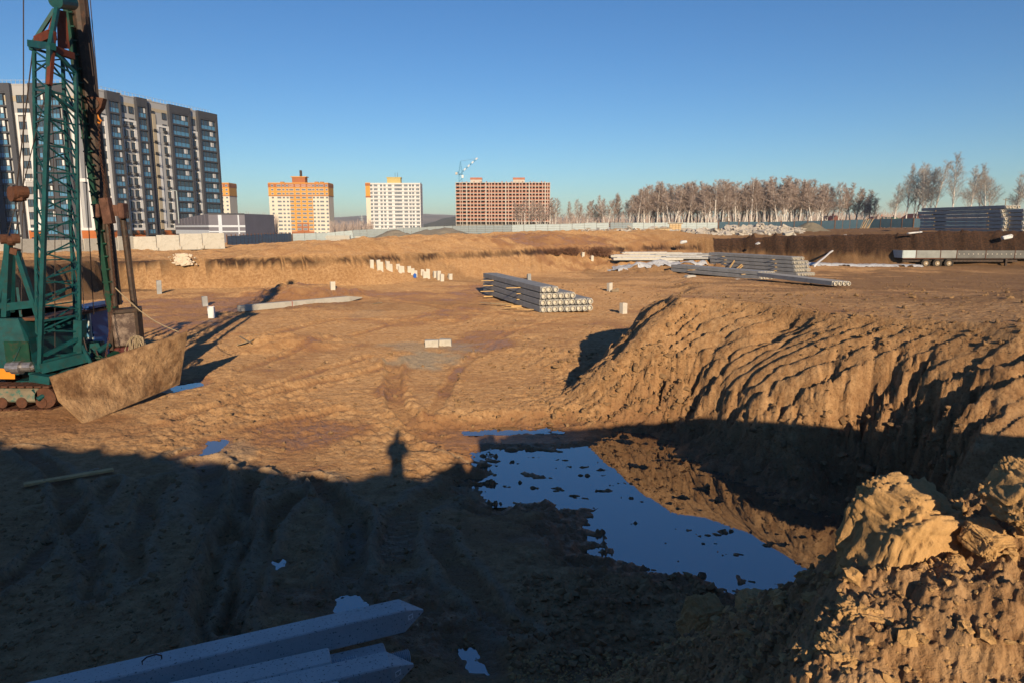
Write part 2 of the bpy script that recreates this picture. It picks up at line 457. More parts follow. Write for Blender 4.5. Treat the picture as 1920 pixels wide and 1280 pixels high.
        tr = (np.sin(a * 2 * math.pi / .13 + d * 9) > 0) * 1.0
        dh += inr * tr * .02
        if lug:
            lg = np.clip(np.sin(a * 2 * math.pi / .17) * 1.5, -.6, 1) * np.exp(-((d - hw * 1.3) / (hw * .35)) ** 2) * (s_ < 0)
            dh += .045 * lg
        rim_c = np.maximum(rim_c, rimm); rut_c = np.maximum(rut_c, inr)
    rc = np.zeros(x.shape); rm = np.zeros(x.shape)
    fl = floor_m[near] * (ramp[near] < .3)
    h[near] += dh * fl; rc[near] = rut_c * fl; rm[near] = rim_c * fl
    # churned soil: lumps at several sizes, broken by smooth patches
    amp = .4 + .9 * np.clip(fbm(x * .22 + 40, y * .22, 3) + .35, 0, 1.2)
    c1, c2, cid = cells(x * 2.2 + .3 * fbm(x * 2, y * 2, 2), y * 2.2)
    lumps = np.clip(c2 - c1, 0, .5) * (cid + .6)
    e1, e2, eid = cells(x * 6.3, y * 6.3 + .3 * perlin(x * 5, y * 5))
    lumps2 = np.clip(e2 - e1, 0, .45) * (eid + .7)
    fine = fbm(x * 3.1, y * 3.1, 5, .6)
    onland = (ins <= 0)
    nearland = np.where((r < 9) & (t < .9), 1.0, 0)
    k = np.where(ridge & (t < .95), .22, .62) * amp
    k = np.where(nearland > 0, .3, k)
    damper = 1 - .65 * rc
    rel = 1 - sstep(60, 200, r) * .6
    h = h + rel * damper * k * (.05 * fine + .075 * lumps + .035 * lumps2)
    if True:
        nn = r < 26
        f2 = fbm(x[nn] * 13, y[nn] * 13, 3, .6)
        f2 = f2 + .6 * np.abs(fbm(x[nn] * 5, y[nn] * 5, 3, .6))
        kk = (k * damper)[nn]
        h[nn] += .011 * f2 * kk
    # big crumbs on the near mound and the flank
    mm = nearland * (1 - sstep(6, 9, r))
    if mm.any():
        q = mm > 0
        a1, a2, aid = cells(x[q] * 17, y[q] * 17 + .4 * perlin(x[q] * 9, y[q] * 9)); b1, b2, bid = cells(x[q] * 38, y[q] * 38)
        h[q] += mm[q] * (.028 * np.clip(a2 - a1, 0, .5) * (aid + 1) + .018 * np.clip(b2 - b1, 0, .5) * (bid + 1) + .05 * fbm(x[q] * 4, y[q] * 4, 5, .62))
    # talus at the foot of the ridge
    ft = (np.exp(-((t - .95) / .12) ** 2)) * ridge * (ins > 0)
    a1, a2, aid = cells(x * 3.4 + 5, y * 3.4)
    h = h + ft * .09 * np.clip(a2 - a1, 0, .5) * (aid + .8)
    # puddles
    damp = damp + rc * .55
    for poly, wz, dep in PUDDLES:
        x0 = min(p[0] for p in poly) - 2.5; x1 = max(p[0] for p in poly) + 2.5; y0 = min(p[1] for p in poly) - 2.5; y1 = max(p[1] for p in poly) + 2.5
        q = (x > x0) & (x < x1) & (y > y0) & (y < y1)
        xx, yy2 = x[q], y[q]
        pd = sdist(xx, yy2, poly)
        size = min(1, math.hypot(x1 - x0 - 5, y1 - y0 - 5) / 5)
        no = fbm(xx * 1.7 + 3, yy2 * 2.6, 5, .62)
        pd = pd + size * (.34 * no - .12)
        isl = fbm(xx * 1.3 + yy2 * .9, yy2 * 4.2 + 5, 5, .62); md2 = np.clip(.5 + 1.4 * fbm(xx * .5 + 4, yy2 * .6, 2), 0, 1)
        inn = wz - np.clip(-pd * .35, 0, dep) + .10 * size * sstep(.27, .62, isl * (.55 + .7 * md2)) + (.03 * no + .04 * fbm(xx * 2.2 + yy2 * 1.2, yy2 * 4.6, 4, .6) + .02 * perlin(xx * 9, yy2 * 9)) * size
        out = wz + .012 + np.clip(pd, 0, 3) * .10 + .03 * (fine[q] * .5 + lumps[q]) * sstep(0, .4, pd)
        hb = out * (1 - blend_(pd, size)) + h[q] * blend_(pd, size)
        near_w = 1 - sstep(.5 * size + .2, 1.6 * size + .6, pd)
        hb = np.where(pd < 0, inn, np.maximum(hb, (wz + .008 + .03 * np.clip(pd, 0, 1)) * near_w + hb * (1 - near_w)))
        h[q] = hb
        damp[q] = np.maximum(damp[q], (1 - sstep(-.1, 1.5 * size + .1, pd)) * 1.0)
    # keep the dry basin above the water table
    q = (x > -6) & (x < 9) & (y > 7) & (y < 20)
    return h, damp, rc, rm, t, ins, ridge, lumps, fine, rel

def build_ground():
    A = np.concatenate([np.linspace(-180, -46, 40, endpoint=False), np.linspace(-46, -39.5, 16, endpoint=False), np.linspace(-39.5, 39.5, 900, endpoint=False),
                        np.linspace(39.5, 46, 16, endpoint=False), np.linspace(46, 180, 40)])
    A = np.radians(A[:-1]); na = len(A)
    rr = [.05, .3, .6, .9]
    while rr[-1] < 110:
        q = rr[-1]
        rr.append(q + (.0075 if 1.7 < q < 3.6 else max(.012, (.0036 if 11 < q < 21 else .0024 if 49 < q < 57 else .0032 if 90 < q < 102 else .0062) * q) if q > 1.2 else .06))
    while rr[-1] < 9000: rr.append(rr[-1] * 1.05)
    Rr = np.array(rr); nr = len(Rr)
    a, r = np.meshgrid(A, Rr)                      # rows are rings
    x = (np.sin(a) * r).ravel(); y = (np.cos(a) * r).ravel()
    h, damp, rc, rm, t, ins, ridge, lumps, fine, rel = height(x, y)
    n = nr * na
    co = np.empty((n, 3), np.float32); co[:, 0] = x; co[:, 1] = y; co[:, 2] = h
    i = np.arange(nr - 1)[:, None] * na; j = np.arange(na)[None, :]; j2 = (j + 1) % na
    q = np.stack([i + j, i + na + j, i + na + j2, i + j2], -1).reshape(-1, 4)[:, ::-1]
    me = bpy.data.meshes.new('ground')
    me.vertices.add(n); me.vertices.foreach_set('co', co.ravel())
    nf = len(q); me.loops.add(nf * 4); me.polygons.add(nf)
    me.loops.foreach_set('vertex_index', q.astype(np.int32).ravel())
    me.polygons.foreach_set('loop_start', np.arange(0, nf * 4, 4, dtype=np.int32))
    me.polygons.foreach_set('loop_total', np.full(nf, 4, np.int32))
    me.polygons.foreach_set('use_smooth', np.ones(nf, bool))
    me.update(calc_edges=True)
    # colour of the soil itself: dampness, dark topsoil, grey clay
    rd = np.sqrt(x * x + y * y)
    u = x / np.maximum(y, 1)
    for (cx, cy, ra, rb, st) in DAMP:
        p = np.sqrt(((x - cx) / ra) ** 2 + ((y - cy) / rb) ** 2) + .45 * fbm(x * .5, y * .5, 4)
        damp = np.maximum(damp, st * (1 - sstep(.55, 1.15, p)))
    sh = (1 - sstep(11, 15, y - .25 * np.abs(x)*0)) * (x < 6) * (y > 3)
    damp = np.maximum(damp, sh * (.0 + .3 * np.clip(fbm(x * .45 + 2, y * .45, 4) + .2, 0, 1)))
    mot = fbm(x * .33, y * .33, 5); mo2 = fbm(x * .9 + 9, y * 1.6, 4)
    damp = damp + (.55 * np.clip(mot, -.2, 1) + .35 * np.clip(mo2, -.3, 1)) * np.where((ins > 0) & (t < .97) & (rd > 8), .4, 1.0) * (rd < 90) + .10
    damp = np.maximum(damp, .12 * ((y > 45) & (ins > 0) & (t < .98)) * (1 + .5 * fbm(x * 1.5, h * 1.2, 3)))
    damp = damp * (1 - .85 * ((rd < 6.5) & (x > .2) & (t < .8)))
    grey = np.zeros(n)
    for (cx, cy, ra, rb, st) in GREY:
        p = np.sqrt(((x - cx) / ra) ** 2 + ((y - cy) / rb) ** 2) + .5 * fbm(x * .7 + 8, y * .7, 4)
        grey = np.maximum(grey, st * (1 - sstep(.5, 1.1, p)))
    grey = np.maximum(grey, .45 * rm * (y < 14)); damp = damp - .5 * rm * (y < 14)
    dark = np.zeros(n)
    band = sstep(1.72, 1.82, h + .1 * fbm(x * .8, y * .8, 3)) * (1 - sstep(2.2, 2.34, h + .06 * fbm(x * .8 + 5, y * .8, 3))) * (ins > -.7) * (ins < 2) * (y > 40) * (x < 30)
    dark = np.maximum(dark, band * 1.1 * np.clip(.75 + 1.2 * fbm(x * .3, 0 * y, 2), 0, 1))
    dark = np.maximum(dark, (y > 70) * (x > 26) * (ins > -1.5) * (ins < 5) * sstep(.9, 1.6, h + .3 * fbm(x * .4, y * .4, 3)) * 1.0)
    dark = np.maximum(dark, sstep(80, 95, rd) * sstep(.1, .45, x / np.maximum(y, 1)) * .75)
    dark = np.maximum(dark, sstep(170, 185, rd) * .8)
    dark = np.maximum(dark, .35 * np.clip(fbm(x * .2 + 3, y * .35, 4) - .05, 0, 1) * ((rd > 55) & (ins < -1)))
    for (cx, cy, ra, rb, st) in DARK:
        p = np.sqrt(((x - cx) / ra) ** 2 + ((y - cy) / rb) ** 2) + .5 * fbm(x * .3 + 8, y * .3, 4)
        dark = np.maximum(dark, st * (1 - sstep(.6, 1.1, p)))
    c = np.stack([np.clip(damp, 0, 1), np.clip(dark, 0, 1), np.clip(grey, 0, 1), np.ones(n)], -1).astype(np.float32)
    at = me.color_attributes.new('soil', 'FLOAT_COLOR', 'POINT'); at.data.foreach_set('color', c.ravel())
    m = Mat('soil_material')
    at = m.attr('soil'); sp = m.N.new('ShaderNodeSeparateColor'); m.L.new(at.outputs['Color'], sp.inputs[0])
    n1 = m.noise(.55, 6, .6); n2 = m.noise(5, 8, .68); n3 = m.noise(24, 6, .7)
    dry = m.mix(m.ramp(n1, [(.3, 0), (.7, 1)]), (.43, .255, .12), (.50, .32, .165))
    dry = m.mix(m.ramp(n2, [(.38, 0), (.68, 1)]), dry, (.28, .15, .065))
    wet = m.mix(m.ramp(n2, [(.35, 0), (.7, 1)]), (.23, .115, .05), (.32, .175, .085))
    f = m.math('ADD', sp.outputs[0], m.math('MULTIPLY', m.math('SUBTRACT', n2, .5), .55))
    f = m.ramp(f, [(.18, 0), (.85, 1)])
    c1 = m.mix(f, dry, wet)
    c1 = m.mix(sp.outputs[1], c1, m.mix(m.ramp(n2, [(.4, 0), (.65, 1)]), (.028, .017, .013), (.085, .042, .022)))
    c1 = m.mix(sp.outputs[2], c1, (.27, .235, .18))
    c1 = m.mix(m.ramp(n3, [(.30, .75), (.47, 0)]), c1, (.30, .20, .13), 'MULTIPLY')
    m.col(c1)
    m.set(m.ramp(sp.outputs[0], [(.55, .95), (1.0, .42)]))
    hgt = m.math('ADD', m.math('MULTIPLY', n2, 1.0), m.math('MULTIPLY', n3, .45))
    v = m.N.new('ShaderNodeTexVoronoi'); v.inputs['Scale'].default_value = 9; m.L.new(m.co.outputs['Object'], v.inputs['Vector'])
    hgt = m.math('ADD', hgt, m.math('MULTIPLY', v.outputs['Distance'], -.35))
    m.bump(hgt, .85, .09); m.set(Diffuse_Roughness=1.0)
    o = link('ground', me, m.m); tag(o, kind='structure')
    return o, m.m
def g2(px, py, wpx, hpx, st, z=0):       # an ellipse of the photo on the ground
    a = G(px, py, z); b = G(px + wpx, py, z); e = G(px, py - hpx, z)
    return (a.x, a.y, abs(b.x - a.x), max(.3, abs(e.y - a.y)), st)
DAMP = [g2(450, 570, 230, 22, .75), g2(330, 600, 120, 25, .7), g2(880, 560, 60, 30, .6), g2(900, 640, 70, 22, .8), g2(700, 560, 220, 14, .5),
        g2(560, 812, 110, 40, .75), g2(740, 715, 30, 35, .6), g2(640, 500, 120, 10, .6, .3), g2(1020, 487, 160, 8, .7, .8), g2(1250, 500, 100, 8, .6), g2(100, 800, 260, 30, .55),
        g2(300, 800, 200, 30, .35), g2(760, 605, 60, 10, .5), g2(1010, 620, 100, 14, .3), g2(640, 1120, 200, 50, .9), g2(860, 1180, 120, 60, .9), g2(1370, 960, 250, 90, .9, PZ), g2(1300, 850, 130, 40, .8)]
GREY = [g2(800, 675, 70, 16, .8), g2(760, 648, 60, 9, .55), g2(860, 650, 70, 9, .5), g2(690, 590, 40, 10, .2), g2(430, 850, 60, 30, .35), g2(180, 1000, 90, 60, .35), g2(410, 900, 50, 60, .4), g2(650, 1000, 40, 60, .4)]
DARK = [(16, 68, 10, 5, .35), (45, 60, 25, 14, .55), (36, 45, 22, 12, .45), (26, 33, 12, 5, .35), (30, 50, 18, 14, .5), (19, 24, 10, 6, .4), (14, 17, 7, 2.5, .3), (3, 60, 14, 3, .3), (-8, 40, 8, 3, .25), (-33, 45, 8, 12, .7)]
ground, SOIL = build_ground()
_gme = ground.data
bpy.context.view_layer.update()
_dg = bpy.context.evaluated_depsgraph_get()
_ge = ground.evaluated_get(_dg)
def gh(x, y):
    """height of the ground at one point"""
    ok, p, n, i = _ge.ray_cast(Vector((x, y, 60)), Vector((0, 0, -1)))
    return p.z if ok else 0.0
def hit(px, py):
    """where the photo's point meets the ground"""
    ok, p, n, i = _ge.ray_cast(Vector((0, 0, EYE)), ray(px, py).normalized())
    return Vector(p) if ok else G(px, py, 0)
def hits(a, b): return [hit(x, y) for x, y in zip(a, b)]
wm = Mat('puddle_water'); wm.col((.09, .06, .04)).set(.02, IOR=3.4, Specular_IOR_Level=.6)
for poly, wz, dep in PUDDLES:
    cx = sum(p[0] for p in poly) / len(poly); cy = sum(p[1] for p in poly) / len(poly)
    big = len(poly) > 12
    me = bpy.data.meshes.new('puddle')
    ring = []
    for px_, py_ in poly:
        d = math.hypot(px_ - cx, py_ - cy); k = (d + (.45 if big else .12)) / d
        ring.append((cx + (px_ - cx) * k, cy + (py_ - cy) * k, wz))
    me.from_pydata(ring, [], [tuple(range(len(ring)))]); me.update()
    bm = bmesh.new(); bm.from_mesh(me); bmesh.ops.recalc_face_normals(bm, faces=bm.faces)
    for f_ in bm.faces:
        if f_.normal.z < 0: f_.normal_flip()
    bmesh.ops.triangulate(bm, faces=bm.faces); bm.to_mesh(me); bm.free()
    o = link('puddle', me, wm.m); tag(o, kind='structure')
# ================================================================== materials
M = {}
M['concrete'] = simple('concrete', (.33, .33, .325), .85, .18, 2.5, bump=.25, bs=40)
M['concrete_pale'] = simple('pale_concrete', (.50, .47, .41), .85, .10, 1, c2=(.40, .37, .31), bump=.08, bs=40)
M['bore'] = simple('bore_concrete', (.58, .53, .45), .9, .1, 4)
M['wood'] = simple('raw_wood', (.55, .36, .16), .8, .2, 6)
M['old_wood'] = simple('weathered_wood', (.30, .23, .15), .85, .25, 6, c2=(.2, .13, .07))
M['teal'] = simple('teal_paint', (.005, .060, .064), .5, .35, 3, c2=(.02, .045, .04))
M['green'] = simple('green_paint', (.006, .045, .028), .5, .3, 3, c2=(.05, .04, .025))
M['rust'] = simple('rusty_steel', (.10, .042, .024), .85, .35, 6, c2=(.07, .035, .022), bump=.3, bs=30)
M['dark_steel'] = simple('dark_greasy_steel', (.045, .03, .022), .6, .4, 4, c2=(.10, .05, .03), bump=.3, bs=25)
M['rope'] = simple('rope', (.32, .25, .16), .9, .2, 20)
M['cable'] = simple('steel_cable', (.05, .035, .03), .6, .2, 20)
M['tyre'] = simple('tyre_rubber', (.03, .027, .025), .85, .3, 8, c2=(.10, .07, .04))
M['galv'] = simple('galvanised_sheet', (.40, .46, .47), .5, .14, .5, metal=.0)
M['blue_sheet'] = simple('blue_grey_sheet', (.06, .11, .15), .6, .2, .5)
M['post'] = simple('brown_post', (.14, .07, .04), .8, .2, 2)
M['snow'] = simple('old_snow', (.62, .63, .64), .7, .12, 1.5, c2=(.30, .28, .25), bump=.3, bs=6)
M['gravel'] = simple('gravel', (.26, .225, .175), .95, .22, 6, bump=.6, bs=9)
M['dark_glass'] = Mat('window_glass').col((.045, .075, .11)).set(.08, Specular_IOR_Level=.6).m
M['blue_glass'] = Mat('blue_tinted_glass').col((.09, .24, .40)).set(.15, Specular_IOR_Level=.6).m
M['white_paint'] = simple('white_plaster', (.66, .66, .67), .8, .05, .2)
M['grey_plaster'] = simple('grey_plaster', (.38, .385, .40), .85, .06, .2)
M['cream_plaster'] = simple('cream_band', (.42, .36, .27), .85, .05, .2)
M['dark_plaster'] = simple('dark_grey_cladding', (.06, .064, .078), .7, .08, .2)
M['orange_clad'] = simple('orange_brown_cladding', (.42, .13, .04), .7, .15, .6)
M['frame_white'] = simple('white_window_frame', (.62, .62, .62), .5, .04, 1)
M['frame_dark'] = simple('dark_window_frame', (.05, .05, .055), .5, .05, 1)

# ================================================================== hills beyond the town
hm = Mat('hill_ground')
hc = hm.mix(hm.ramp(hm.noise(.004, 6, .6), [(.42, 0), (.55, 1)]), (.13, .11, .11), (.24, .19, .16))
hc = hm.mix(hm.ramp(hm.noise(.0021, 5, .6), [(.60, 0), (.64, 1)]), hc, (.62, .60, .58))
hm.col(hc).set(.95)
def hill(name, px0, px1, r, tops, depth, mat):
    n = 160; vs = []; fs = []
    for k in range(n + 1):
        px = px0 + (px1 - px0) * k / n
        ty = np.interp(px, [t[0] for t in tops], [t[1] for t in tops]) + 1.1 * float(fbm(np.array([px * .03]), np.array([r * .01]), 5)[0])
        d = ray(px, 427); d = Vector((d.x, d.y, 0)) / d.y
        top = EYE + (427 - ty) * r / 1288
        for (q, zz) in ((0, -34), (.35, top * .35 - 8), (.7, top * .8 - 2), (1, top), (1.5, top * .8), (2.2, -34)):
            y = r + (q - 1) * depth
            vs.append((d.x * y, y, zz + (6 if 0 < q < 1 else 0) * float(perlin(np.array([px * .05]), np.array([q * 3.]))[0])))
    for k in range(n):
        for j in range(5): fs.append((k * 6 + j, k * 6 + j + 1, (k + 1) * 6 + j + 1, (k + 1) * 6 + j))
    me = bpy.data.meshes.new(name); me.from_pydata(vs, [], fs); me.update()
    me.polygons.foreach_set('use_smooth', [True] * len(me.polygons))
    return tag(link(name, me, mat), kind='structure')
hill('hills', -500, 2500, 4600, [(-500, 415), (300, 412), (430, 413), (520, 412), (620, 409), (690, 405), (790, 402), (850, 404), (1040, 409), (1200, 412), (1600, 414), (1920, 411), (2500, 413)], 1500, hm.m)
fm = Mat('far_wooded_hill'); fm.col(fm.ramp(fm.noise(.02, 6, .7), [(.35, (.045, .055, .035)), (.7, (.11, .10, .07))])).set(.95)
hill('wooded_hill', 770, 1120, 2300, [(770, 428), (800, 420), (830, 411), (870, 405), (980, 406), (1120, 428)], 600, fm.m)
hill('wooded_hill', 640, 745, 1900, [(640, 430), (690, 424), (710, 420), (745, 430)], 300, fm.m)

# ================================================================== apartment blocks far away
def window_mesh(name, w, h, n, frame=.12, rail=None, depth=.12, border=True):
    """casement window of n panes facing -y, origin at its centre on the wall face; slot 0 frame, slot 1 glass"""
    b = MB(); b.mi = 1; b.bb(-w / 2 + .02, w / 2 - .02, -depth * .35, depth * .3, -h / 2 + .02, h / 2 - .02); b.mi = 0
    f = frame
    if border:
        for z in (-h / 2, h / 2 - f): b.bb(-w / 2, w / 2, -depth, depth * .2, z, z + f)
        for x in (-w / 2, w / 2 - f): b.bb(x, x + f, -depth, depth * .2, -h / 2 + f, h / 2 - f)
    for k in range(1, n):
        x = -w / 2 + w * k / n; b.bb(x - f / 2, x + f / 2, -depth * .9, depth * .15, -h / 2 + f, h / 2 - f)
    if rail is not None: b.bb(-w / 2 + f, w / 2 - f, -depth * .85, depth * .1, rail - f / 2, rail + f / 2)
    return b.mesh(name)
def block_root(name, px, y, rz, label, z0):
    d = ray(px, 427); x = d.x / d.y * y
    return empty(name, (x, y, z0), rz, label, 'building')
orange = simple('orange_facade', (.62, .30, .06), .85, .08, .1)
redorange = simple('red_orange_facade', (.36, .13, .05), .85, .08, .1)
cream = simple('cream_facade', (.66, .60, .50), .85, .05, .1)
yellow = simple('yellow_facade', (.50, .40, .16), .85, .05, .1)
# --- orange and cream block
def orange_block(px0, px1, y, cols, label, chimney=True):
    pc = (px0 + px1) / 2
    w = (px1 - px0) * y / 1288; az = math.atan((pc - 960) / 1280)
    root = block_root('apartment_block', pc, y, 0, label, 0)
    top = EYE + (427 - 347) * y / 1290; st = 2.82 * y / 505
    rows = 15; b = MB(); b.bb(-w / 2, w / 2, 0, 14, top - rows * st, top); b.build('wall', cream, root)
    o = MB(); o.bb(-w / 2 - .15, w / 2 + .15, -.15, 14.15, top - 3 * st, top + .6)
    if chimney: o.bb(-w * .145, w * .235, -.14, 0, top - 12 * st, top - 3 * st - .02)
    o.build('facade_panel', orange, root)
    r = MB(); r.bb(-w / 2 - .3, w / 2 + .3, -.3, 14.3, top - st * .95, top - st * .02)
    r.build('facade_band', redorange, root); r = MB(); r.bb(-w / 2 - .3, w / 2 + .3, -.3, 14.3, top - 3 * st - .5, top - 3 * st - .05)
    if chimney: r.bb(-w * .05, w * .15, -.22, 0, top - 12.9 * st, top - 10 * st); r.bb(-w * .145, w * .235, -.21, 0, top - 12.8 * st, top - 12.1 * st)
    r.build('facade_band', redorange, root)
    if chimney:
        q = MB(); q.bb(-w * .12, w * .1, 3, 9, top, top + 4.6); q.build('roof_house', redorange, root)
        q = MB(); q.bb(-w * .14, w * .12, 2.6, 9.4, top + 4.6, top + 5.2); q.build('roof_house_eave', orange, root)
        q = MB(); q.tube((w * .02, 5, top + .3), (w * .02, 5, top + 9.6), .9, 10); q.build('chimney', M['dark_steel'], root)
        for xx in (-.33, .25, .34): q = MB(); q.bb(w * xx, w * xx + 2.4, 4, 7, top + .6, top + 1.5); q.build('roof_vent', redorange, root)
    ms = {2: window_mesh('window', 1.7, 1.5, 2, .14), 4: window_mesh('window', 3.0, 1.5, 4, .14)}
    for r_ in range(rows):
        zz = top - (r_ + .55) * st
        for (fx, n) in cols:
            m_ = ms[n]
            link('window', m_, [M['frame_white'], M['dark_glass']], root, (fx * w, -.20 if r_ in (1, 2) or (abs(fx - .045) < .2 and r_ < 12) else (-.34 if r_ == 0 else -.05), zz))
    return root
OC = [(-.435, 2), (-.325, 4), (-.25, 2), (-.185, 2), (-.115, 4), (-.01, 4), (.09, 4), (.19, 4), (.255, 2), (.32, 2), (.39, 4), (.475, 2)]
orange_block(508, 618, 505, OC, 'far orange and cream apartment block with a dark chimney on its roof house')
orange_block(398, 434, 520, [(-.1, 2), (.13, 2), (.38, 2), (-.35, 2)], 'sliver of an orange and cream apartment block peeping past the big grey building', False)
# --- white block with glazed loggias
def white_block():
    px0, px1, y = 689, 789, 540
    w = (px1 - px0) * y / 1288; pc = (px0 + px1) / 2
    root = block_root('apartment_block', pc, y, 0, 'far white apartment block with glazed loggias and a yellow roof house', 0)
    top = EYE + (427 - 347) * y / 1290; st = 2.85; rows = 14
    b = MB(); b.bb(-w / 2, w / 2, 0, 14, top - rows * st, top + .4); b.build('wall', M['white_paint'], root)
    o = MB(); o.bb(-w / 2 - .3, -w / 2 + 3.2, -.3, 14.2, top - 3.6 * st, top + .6); o.build('facade_panel', orange, root)
    o = MB(); o.bb(-w / 2 - .45, -w / 2 + 3.4, -.45, 14.3, top - .6 * st, top + .1); o.build('facade_band', redorange, root); o = MB(); o.bb(-w / 2 - .45, -w / 2 + 3.4, -.45, 14.3, top - 3.7 * st, top - 3.3 * st); o.build('facade_band', redorange, root)
    o = MB(); o.bb(-w / 2 - .1, -w / 2 + 3.3, -.1, 0, top - rows * st, top - 3.7 * st); o.build('facade_panel', cream, root)
    q = MB(); q.bb(-w * .12, w * .13, 3, 9, top + .4, top + 4.4); q.build('roof_house', yellow, root)
    q = MB(); q.bb(-w * .13, w * .14, 2.7, 9.3, top + 4.4, top + 5.0); q.build('roof_house_eave', yellow, root)
    for xx in (.0, .045):
        q = MB(); q.tube((w * xx + 1, 5, top + 5), (w * xx + 1, 5, top + 8.6), .12, 5); q.build('aerial', M['dark_steel'], root)
    xs = [-.40, -.32, -.22, -.155, -.06, .06, .13, .235, .315, .37, .45]
    n4 = window_mesh('window', 3.1, 1.75, 4, .16); n2 = window_mesh('window', 1.9, 1.75, 2, .16)
    for r_ in range(12):
        zz = top - (r_ + .55) * st
        for k, fx in enumerate(xs):
            if -.0 < fx - .0 and False: continue
            link('window', n2 if k in (2, 3, 8, 9, 0) else n4, [M['frame_white'], M['dark_glass']], root, (fx * w, -.06, zz))
        q = MB(); q.bb(-w / 2 + 3.6, w / 2, -.5, 0, zz + 1.05, zz + 1.2); q.build('floor_ledge', M['grey_plaster'], root)
    for k, fx in enumerate((-.36, -.265, -.19, -.11, -.0, .185, .275, .42, .5)):
        q = MB(); q.bb(fx * w - .12, fx * w + .12, -.45, 0, top - 12 * st, top + .3); q.build('pier', M['white_paint'], root)
    q = MB()
    for k in range(16): q.bb(w / 2 + .4, w / 2 + 1.4, -.3, .3, top - 12 * st + k * 2.1, top - 12 * st + k * 2.1 + .15)
    q.bb(w / 2 + .5, w / 2 + .62, -.1, .1, top - 12 * st, top + 1); q.bb(w / 2 + 1.2, w / 2 + 1.32, -.1, .1, top - 12 * st, top + 1)
    q.build('scaffold', M['dark_steel'], root)
white_block()
# --- concrete frame block with brick infill
brick = simple('red_brick_infill', (.40, .16, .10), .9, .12, .3)
frame_c = simple('frame_concrete', (.48, .44, .39), .9, .1, .3)
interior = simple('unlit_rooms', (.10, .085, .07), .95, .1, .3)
def brick_block():
    px0, px1, y = 856, 1030, 600
    w = (px1 - px0) * y / 1288; pc = (px0 + px1) / 2
    root = block_root('unfinished_block', pc, y, R(0), 'unfinished apartment block of concrete frame with red brick infill and empty windows', 0)
    top = EYE + (427 - 345) * y / 1290; st = 3.0; rows = 13
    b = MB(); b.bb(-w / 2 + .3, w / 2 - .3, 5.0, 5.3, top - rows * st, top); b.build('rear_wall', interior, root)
    xs = [-.5, -.455, -.43, -.385, -.345, -.31, -.27, -.235, -.18, -.145, -.12, -.085, -.05, -.01, .03, .06, .1, .135, .175, .205, .245, .28, .31, .345, .38, .42, .45, .475, .5]
    for r_ in range(rows):
        z1 = top - r_ * st
        q = MB(); q.bb(-w / 2 - .2, w / 2 + .2, -.2, 14, z1 - .45, z1); q.build('floor_slab', frame_c, root)
    for k, fx in enumerate(xs):
        wide = .9 if k in (3, 8, 14, 21, 26) else .38
        q = MB(); q.bb(fx * w - wide / 2, fx * w + wide / 2, -.26 if wide > .5 else -.1, 4.8, top - rows * st, top); q.build('column', frame_c, root)
    n = 0
    meshes = {}
    for r_ in range(11):
        z0 = top - (r_ + 1) * st
        for k in range(len(xs) - 1):
            x0, x1 = xs[k] * w + .19, xs[k + 1] * w - .19
            if x1 - x0 < .8: continue
            key = k
            if key not in meshes:
                q = MB(); ww = x1 - x0
                q.bb(0, ww, 0, .3, 0, .95)
                if ww < 3: q.bb(0, .35, 0, .3, .95, 2.55); q.bb(ww - .35, ww, 0, .3, .95, 2.55)
                elif k % 2: q.bb(ww * .75, ww, .0, .3, .95, 1.8)
                meshes[key] = q.mesh('brick_infill')
            link('brick_infill', meshes[key], brick, root, (x0, 0, z0)); n += 1
    for xx in (-.285, .17):
        q = MB(); q.bb(w * xx - 5, w * xx + 5, 4, 10, top, top + 2.6); q.build('roof_house', frame_c, root)
        q = MB(); q.bb(w * xx - 5.2, w * xx + 5.2, 3.8, 10.2, top + 2.6, top + 4.3); q.build('roof_house_brickwork', brick, root)
    q = MB()
    random.seed(3)
    for k in range(26):
        xx = random.uniform(-.45, .47) * w; q.bb(xx, xx + random.uniform(.3, 1.2), 2, 3, top, top + random.uniform(.4, 1.1))
    q.build('roof_upstand', brick, root)
brick_block()
